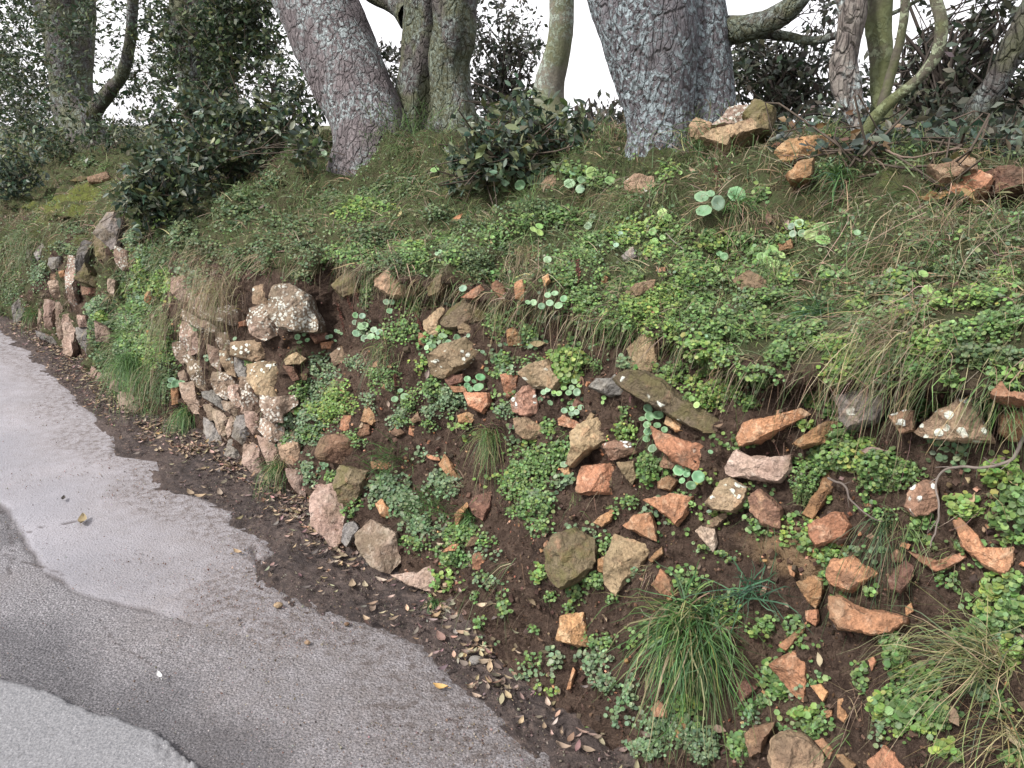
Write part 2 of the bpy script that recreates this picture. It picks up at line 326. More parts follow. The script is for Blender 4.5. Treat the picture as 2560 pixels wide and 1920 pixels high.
def build_road():
    th = np.radians(np.linspace(-82, 42, 560)); r = np.concatenate([np.geomspace(1.0, 9, 430), np.geomspace(9.3, 60, 40)])
    R_, T_ = np.meshgrid(r, th, indexing='ij'); X, Y = R_*np.sin(T_), R_*np.cos(T_); P2 = np.stack([X, Y], -1)
    P3 = np.stack([X, Y, X*0], -1); wv = np.stack([fbm(P3, 4, 3, 21), fbm(P3, 4, 3, 22)], -1)*.009+np.stack([fbm(P3, 30, 2, 23), fbm(P3, 30, 2, 24)], -1)*.006
    Q = P2+wv; s, n = sn(np.concatenate([Q, X[..., None]*0], -1))
    border = poly_w('F', [(-260, 930), (-60, 1020), (0, 1085), (45, 1150), (100, 1235), (190, 1285), (300, 1312), (420, 1345), (560, 1385), (700, 1440), (900, 1480), (1150, 1560), (1700, 1400), (1700, 760), (-400, 690), (-900, 800)])
    db = sdf(Q, border); sm = smooth(-db, -.004, .008)*(1-smooth(seg_dist(Q, poly_w('F', [(560, 1385), (1150, 1560)])), .45, .05)*.0)
    sm = sm*(1-.85*smooth(fbm(P3, 1.1, 3, 31)*.3+X, -1.9, -.5))      # smooth surfacing wears out towards the verge
    slabp = poly_w('F', [(-600, 1380), (-120, 1425), (0, 1462), (110, 1498), (200, 1543), (270, 1560), (335, 1590), (385, 1625), (430, 1665), (470, 1760), (300, 1900), (-900, 1900)])
    dsl = sdf(Q, slabp); slab = smooth(-dsl, -.002, .004)
    rim = smooth(-dsl, .09, .0)*slab*smooth(X, -1.1, -.85)                # broken rough rim at its near end
    bl = seg_dist(Q, border[2:9]); crackb = smooth(bl, .016, .004)*smooth(X, -.95, -1.5)*(.5+.5*smooth(fbm(P3, 9, 2, 41), -.4, .1))
    fine = seg_dist(P2+wv*.5, poly_w('F', [(60, 1150), (85, 1140), (140, 1130), (190, 1122)])); crackf = smooth(fine, .005, .0015)
    for L_ in ([(0, 1190), (60, 1215), (110, 1225), (150, 1250)], [(0, 1100), (30, 1180), (20, 1240)], [(220, 1340), (260, 1400), (330, 1430)], [(760, 1390), (800, 1360), (840, 1345)], [(900, 1455), (960, 1470), (1010, 1478)]):
        crackf = np.maximum(crackf, .8*smooth(seg_dist(P2+wv*1.2, poly_w('F', L_)), .004, .001))
    edge = smooth(seg_dist(Q, poly_w('F', [(545, 1180), (560, 1230), (580, 1255), (640, 1290), (700, 1325)])), .014, .003)
    c2 = smooth(seg_dist(Q, poly_w('F', [(900, 1455), (950, 1470), (1010, 1478)])), .006, .002)*.0
    damp = smooth(seg_dist(Q, poly_w('F', [(-60, 1400), (60, 1400), (130, 1470), (250, 1520), (340, 1560), (420, 1610), (520, 1680)]))+.06*fbm(P3, 5, 3, 51), .24, .0)
    damp = np.maximum(damp, 1.0*smooth(seg_dist(Q, poly_w('F', [(-60, 1360), (40, 1380), (120, 1400)]))+.05*fbm(P3, 5, 3, 57), .16, .02)); damp = np.maximum(damp, .9*smooth(seg_dist(Q, poly_w('F', [(-60, 1432), (0, 1466), (110, 1502), (200, 1547), (270, 1564), (335, 1594), (385, 1629), (430, 1669)])), .025, .004)); damp = np.maximum(damp, .7*smooth(seg_dist(Q, poly_w('F', [(-60, 1080), (0, 1110), (30, 1160)]))+.03*fbm(P3, 9, 3, 53), .07, .01))*(1-slab)
    vd = verge_n(s)-n; dust = smooth(vd+.12*fbm(P3, 2.5, 4, 61), .75, .08)*.8
    dust = np.maximum(dust, .55*smooth(fbm(P3, 1.6, 4, 62)+.5*smooth(X, -1.5, -.2), .25, .7))*(1-slab*.8)
    Z = fbm(P3, .8, 2, 71)*.006+fbm(P3, 12, 3, 72)*.0009*(1-.7*sm)+fbm(P3, 70, 2, 73)*.0012*(1-.7*sm)*(1-slab*.7)
    Z = Z+slab*.014-crackb*.008-crackf*.003-edge*.012-damp*.012+rim*(np.abs(fbm(P3, 40, 3, 74))*.026-.010)-.012*smooth(-vd, .0, .05)
    Z = np.where(n > foot_n(s)+.12, -.08, Z)
    V = np.stack([X, Y, Z], -1).reshape(-1, 3); F = grid_faces(*X.shape)
    o = mesh('road', V, [F[:, ::-1]], road_mat(), attrs={'smoothp': sm.ravel(), 'slab': slab.ravel(), 'dust': dust.ravel(), 'damp': damp.ravel(), 'crack': np.clip(crackb*.6+crackf*.9+edge*.8, 0, 1).ravel()})
    return tag(o, kind='structure')
ROAD = build_road()
def verge_mat():
    q = NT('verge_soil'); v = q.co(rnd=False); a = q.noise(v, 3, 4); b = q.noise(v, 38, 6, .7); f = q.noise(v, 170, 4, .7)
    c = q.mix(q.ramp(a, .35, .65), (.036, .029, .028), (.062, .048, .044)); c = q.mix(q.ramp(b, .45, .72, 0, .8), c, (.125, .095, .082)); c = q.mix(q.ramp(f, .58, .74, 0, .7), c, (.20, .155, .135))
    return q.done(c, .93, q.bump(q.math('ADD', b, q.math('MULTIPLY', f, .5)), 1., .014), .2)
def build_verge():
    s = np.concatenate([np.linspace(.0, 3.2, 420, endpoint=False), np.linspace(3.2, 12, 330)]); k = np.linspace(-.10, 1, 110); S, K = np.meshgrid(s, k, indexing='ij')
    n0 = verge_n(S); n1 = foot_n(S)+.10; N = n0+(n1-n0)*K; X, Y = xy(S, N); P3 = np.stack([X, Y, X*0], -1)
    d = N-n0; Z = -.012+smooth(d, -.10, .12)*.024+fbm(P3, 6, 3, 81)*.011+fbm(P3, 34, 3, 82)*.007+fbm(P3, 110, 2, 83)*.002+smooth(K, .6, 1)*.03
    Z = np.where(K <= -.09, -.06, Z)
    return tag(mesh('soil_verge', np.stack([X, Y, Z], -1).reshape(-1, 3), [grid_faces(*S.shape)[:, ::-1]], verge_mat()), kind='structure')
VERGE = build_verge()
# wide ground: everything beyond, one sheet to the horizon, lower than the road behind the bank
def build_ground():
    q = NT('far_ground'); v = q.co(rnd=False); c = q.mix(q.ramp(q.noise(v, .2, 5), .4, .6), (.06, .075, .03), (.09, .08, .05)); m = q.done(c, .95, q.bump(q.noise(v, 6, 5), .6, .05), .1)
    r = np.geomspace(.8, 2500, 90); th = np.linspace(0, 2*np.pi, 121)[:-1]; R_, T_ = np.meshgrid(r, th, indexing='ij'); X, Y = R_*np.sin(T_), R_*np.cos(T_)
    s, n = sn(np.stack([X, Y], -1)); Z = -.10-5.5*smooth(n, 4.5, 14)-.02*np.clip(n, 0, 60)*.5
    return tag(mesh('ground', np.stack([X, Y, Z], -1).reshape(-1, 3), [grid_faces(*X.shape, True)[:, ::-1]], m), kind='structure')
GROUND = build_ground()
# ------------------------------------------------------------------ stones
def face_axis(hit):
    z = hit[2]; k = 1 if z > 1.12 else 0
    return norm(-NH*(.5 if k else .87)+np.array([0, 0, .85 if k else .45]))
def rock(name, crop, poly, mat, parent=None, out=.02, deep=1.0, lift=.36, seed=0, wall=False, n_fix=None, size_mul=1.0):
    rg = np.random.default_rng(seed+1000); P = np.array(poly, float)
    c = np.array([P[:, 0].mean(), P[:, 1].mean()]); x, y = P[:, 0], P[:, 1]; x2, y2 = np.roll(x, -1), np.roll(y, -1); cr = x*y2-x2*y; A = cr.sum()
    if abs(A) > 1: c = np.array([((x+x2)*cr).sum(), ((y+y2)*cr).sum()])/(3*A)
    if n_fix is not None: hit, N = at_n(crop, c[0], c[1], n_fix)[0], None
    else:
        hit, N = bcast(crop, c[0], c[1])
        if hit is None: hit = at_n(crop, c[0], c[1], 2.9)[0]
    D = norm(CAMP-hit); rr = np.array([ray(crop, *p) for p in P])
    size0 = math.sqrt(abs(A)/2)*CROPS[crop][2]/2212*.4/FOC*np.linalg.norm(hit-CAMP)
    O = hit+D*(out+(.22 if parent is not None else .13)*size0); Z = norm(.62*D+.38*face_axis(hit))
    t = ((O-CAMP)@Z)/(rr@Z); Q = CAMP+rr*t[:, None]
    X = norm(np.cross(np.array([0, 0, 1.]), Z)); Y = np.cross(Z, X); q = np.stack([(Q-O)@X, (Q-O)@Y], -1)
    size = math.sqrt(abs(A)/2)*CROPS[crop][2]/2212*.4/FOC*np.linalg.norm(O-CAMP)      # about half its width
    K = 88 if size > .03 else 40; th = np.linspace(0, 2*np.pi, K, endpoint=False); q = q*size_mul; r = np.zeros(K)
    for va in np.mod(np.arctan2(q[:, 1], q[:, 0]), 2*np.pi):
        j = int(np.argmin(np.abs(np.angle(np.exp(1j*(th-va)))))); th[j] = va
    th = np.sort(np.mod(th, 2*np.pi))
    for i in range(len(q)):
        a, b = q[i], q[(i+1) % len(q)]; e = b-a
        for j, tt in enumerate(th):
            d = np.array([math.cos(tt), math.sin(tt)]); den = d[0]*e[1]-d[1]*e[0]
            if abs(den) < 1e-12: continue
            rt = (a[0]*e[1]-a[1]*e[0])/den; u = (a[0]*d[1]-a[1]*d[0])/den
            if rt > 0 and -1e-6 <= u <= 1+1e-6: r[j] = max(r[j], rt)
    r = np.where(r <= 0, size*.5, r); r = .06*np.roll(r, 1)+.88*r+.06*np.roll(r, -1)
    cd = np.stack([np.cos(th), np.sin(th)], -1)
    rho = np.array([0.02, .09, .17, .26, .35, .44, .53, .61, .69, .76, .82, .87, .91, .945, .97, .99, 1.]); H = lift*size
    # facets: planes that cut the front
    G = []; nf = rg.integers(2, 5); a0 = rg.uniform(0, 6.28)
    for k in range(nf):
        an = a0+k*2*np.pi/nf+rg.uniform(-.5, .5); sl_ = rg.uniform(.15, .75); G.append((sl_*math.cos(an), sl_*math.sin(an), H*rg.uniform(.75, 1.25)))
    if wall: G.append((-1.0, .05, H*1.5))         # the side that turns away from the camera's left
    G.append((rg.uniform(-.12, .12), rg.uniform(-.22, .05), H*1.0))
    pts = []; 
    for ro in rho:
        p = cd*(r*ro)[:, None]; h = np.full(K, 9.)
        for gx, gy, c0 in G: h = np.minimum(h, c0+gx*p[:, 0]+gy*p[:, 1])
        edge = (1-ro)*r*4.5+.02*size; h = np.minimum(h, edge); h = np.maximum(h, -.3*H)
        pts.append(np.concatenate([p, h[:, None]], 1))
    dep = deep*size*1.5
    for f, sc in ((.12, .985), (.3, .95), (.6, .86), (1., .68)):
        pts.append(np.concatenate([cd*(r*sc)[:, None], np.full((K, 1), -dep*f)], 1))
    L = np.array(pts); nr = len(L); loc = L.reshape(-1, 3); Wd = loc[:, :1]*X+loc[:, 1:2]*Y+loc[:, 2:]*Z
    sp = Wd/size+seed*3.7; dv = np.stack([fbm(sp, 1.6, 3, 3), fbm(sp, 1.6, 3, 13), fbm(sp, 1.6, 3, 23)], -1)*size*.045
    dv += np.stack([fbm(sp, 6., 3, 33), fbm(sp, 6., 3, 43), fbm(sp, 6., 3, 53)], -1)*size*.03; dv += np.stack([fbm(sp, 17., 2, 63), fbm(sp, 17., 2, 73), fbm(sp, 17., 2, 83)], -1)*size*.012
    Wd = Wd+dv
    F = [grid_faces(nr, K, True), np.arange(K)[None, ::-1].copy(), (np.arange(K)+(nr-1)*K)[None, :]]
    o = mesh(name, Wd+O, F, MS[mat], parent, origin=O, sharp=24)
    return o
WALL = """D|pL|320x|1090,330 1180,320 1285,385 1300,470 1345,560 1350,618 1320,625 1200,615 1100,590 1065,540 1060,440
D|pL||900,480 980,450 1020,460 1070,540 1100,600 1070,650 990,682 900,640 885,560
D|tl||925,330 1000,310 1050,350 1048,440 985,455 925,430
D|tl||785,715 950,700 1130,705 1120,780 950,835 790,795
D|g|grey cobble under the flat slab|800,820 890,810 900,940 830,945 798,900
D|tl||890,870 1000,850 1120,850 1190,1010 1080,1085 960,1060 900,980
D|pl||970,1080 1080,1090 1190,1075 1210,1130 1120,1200 1120,1250 1020,1240 975,1150
D|pl||835,955 920,960 970,1070 990,1170 900,1195 850,1130
D|pl||645,915 760,920 830,970 820,1010 750,1050 740,1100 670,1060 640,980
D|pl||752,1015 820,1005 855,1165 800,1140 745,1085
D|pl||980,1240 1080,1250 1120,1300 1115,1370 1040,1390 960,1310
D|p||870,1190 1000,1195 990,1270 930,1340 870,1270
D|g|smooth grey stone|810,1225 870,1215 910,1335 850,1410 775,1350
D|g|smooth grey stone at the foot|765,1385 840,1412 850,1510 760,1528 722,1480
D|p||850,1420 920,1410 1000,1480 1030,1590 930,1615 850,1550
D|p||945,1360 1060,1390 1110,1460 1105,1560 1035,1570 1000,1480
D|tl||1100,1400 1190,1318 1235,1440 1240,1580 1160,1570 1110,1480
D|p||1148,1585 1240,1595 1278,1660 1270,1760 1215,1730 1155,1640
D|p||1035,1585 1095,1570 1140,1680 1095,1650
D|pl||440,490 520,540 640,610 672,700 640,722 560,625 440,550
D|pl||430,570 520,612 590,662 600,800 520,770 480,790 425,700
D|pl||372,720 428,705 478,800 440,862 380,800
D|pl||440,815 500,800 620,880 642,1000 610,1042 530,1000 480,920
D|pl||604,722 690,760 695,900 640,868 612,800
D|tl||697,772 770,780 792,935 740,922 702,850
D|pl||675,640 762,652 772,762 700,758 662,700
D|p||400,920 450,900 480,960 430,992
D|p||415,1000 520,992 552,1110 580,1205 490,1180 440,1080
D|g|pale grey water-worn cobble jutting out|580,1055 650,1040 750,1150 745,1195 640,1125 582,1088
D|p||582,1145 640,1135 655,1240 612,1240
D|p||652,1165 722,1205 790,1285 745,1385 690,1335 652,1250
D|g|blue grey cracked stone|580,1230 650,1280 735,1385 700,1440 620,1400 578,1320
D|p||702,1118 790,1122 832,1185 790,1212 722,1175
D|p||360,265 455,255 500,330 480,420 420,415 355,350
D|pl||560,370 700,380 780,430 700,560 562,520 510,460
D|pl||690,475 830,422 862,520 782,582 682,562
D|o||820,570 888,548 888,592 830,597
D|t||1140,830 1210,775 1275,820 1230,855 1150,862
D|o||355,1010 410,1010 402,1125 360,1132
D|pl||470,340 545,345 520,440 475,480
D|pl||530,550 600,560 655,600 645,640 560,600
D|p||762,1220 800,1225 775,1330 745,1360 735,1300
D|r||1130,870 1200,880 1230,960 1190,970
D|r||1240,930 1290,925 1285,965 1240,968
D|pl||845,1120 880,1130 875,1200 840,1190
K|p||820,640 990,660 1000,780 960,812 850,762
K|p||630,460 680,490 650,572 625,540
K|p||680,500 730,510 700,572 665,562
K|p||740,555 762,560 745,602 710,602
K|p||770,560 820,570 812,632 760,612
H|p|broad pale base stone|170,560 200,480 270,470 340,570 362,640 340,762 308,822 250,752 180,682
H|g||345,780 360,690 400,670 430,710 400,770 370,805
H|p|broad pale base stone|435,760 500,670 560,700 635,740 652,880 600,948 510,910 448,830
H|p||625,970 760,960 852,910 862,1000 830,1055 720,1025"""
REV = """L|gl|grey slab with a white lichen patch|970,330 1050,320 1110,400 1090,580 1040,620 900,500
L|pL||1080,630 1180,670 1192,790 1130,822 1070,740
L|g||760,580 832,590 812,700 752,850 722,912 710,780
L|m|mossy block|720,920 800,790 870,890 982,960 970,1002 800,960
L|r||760,990 900,1002 900,1040 830,1062 765,1050
L|pL|tall upright pale stone|620,740 670,740 702,940 702,1250 650,1250 640,1050 610,900
L|g||470,730 560,710 575,800 500,832 465,790
L|o||545,850 590,835 607,880 560,892
L|p||470,950 580,930 602,1050 560,1080 490,1060
L|p||420,1130 520,1150 502,1422 420,1402
L|p||530,1150 600,1160 590,1432 530,1440
L|p||360,1190 418,1180 402,1410 365,1392
L|p||600,1270 710,1250 702,1560 670,1602 590,1570
L|p||720,1250 790,1260 802,1340 730,1350
L|g||710,1380 800,1370 852,1550 800,1592 740,1480
L|p||900,1320 1000,1370 1030,1420 1000,1482 900,1470
L|g||130,1180 180,1120 240,1210 210,1362 150,1340
L|g||325,680 400,580 412,640 360,742
L|g||250,650 290,650 297,742 255,712
L|p||1000,920 1060,930 1052,1052 1000,1022
L|t||480,870 530,870 522,940 475,930
L|g||350,1400 450,1430 540,1470 520,1520 380,1460
L|m||870,520 960,560 1040,640 1040,760 980,820 900,700"""
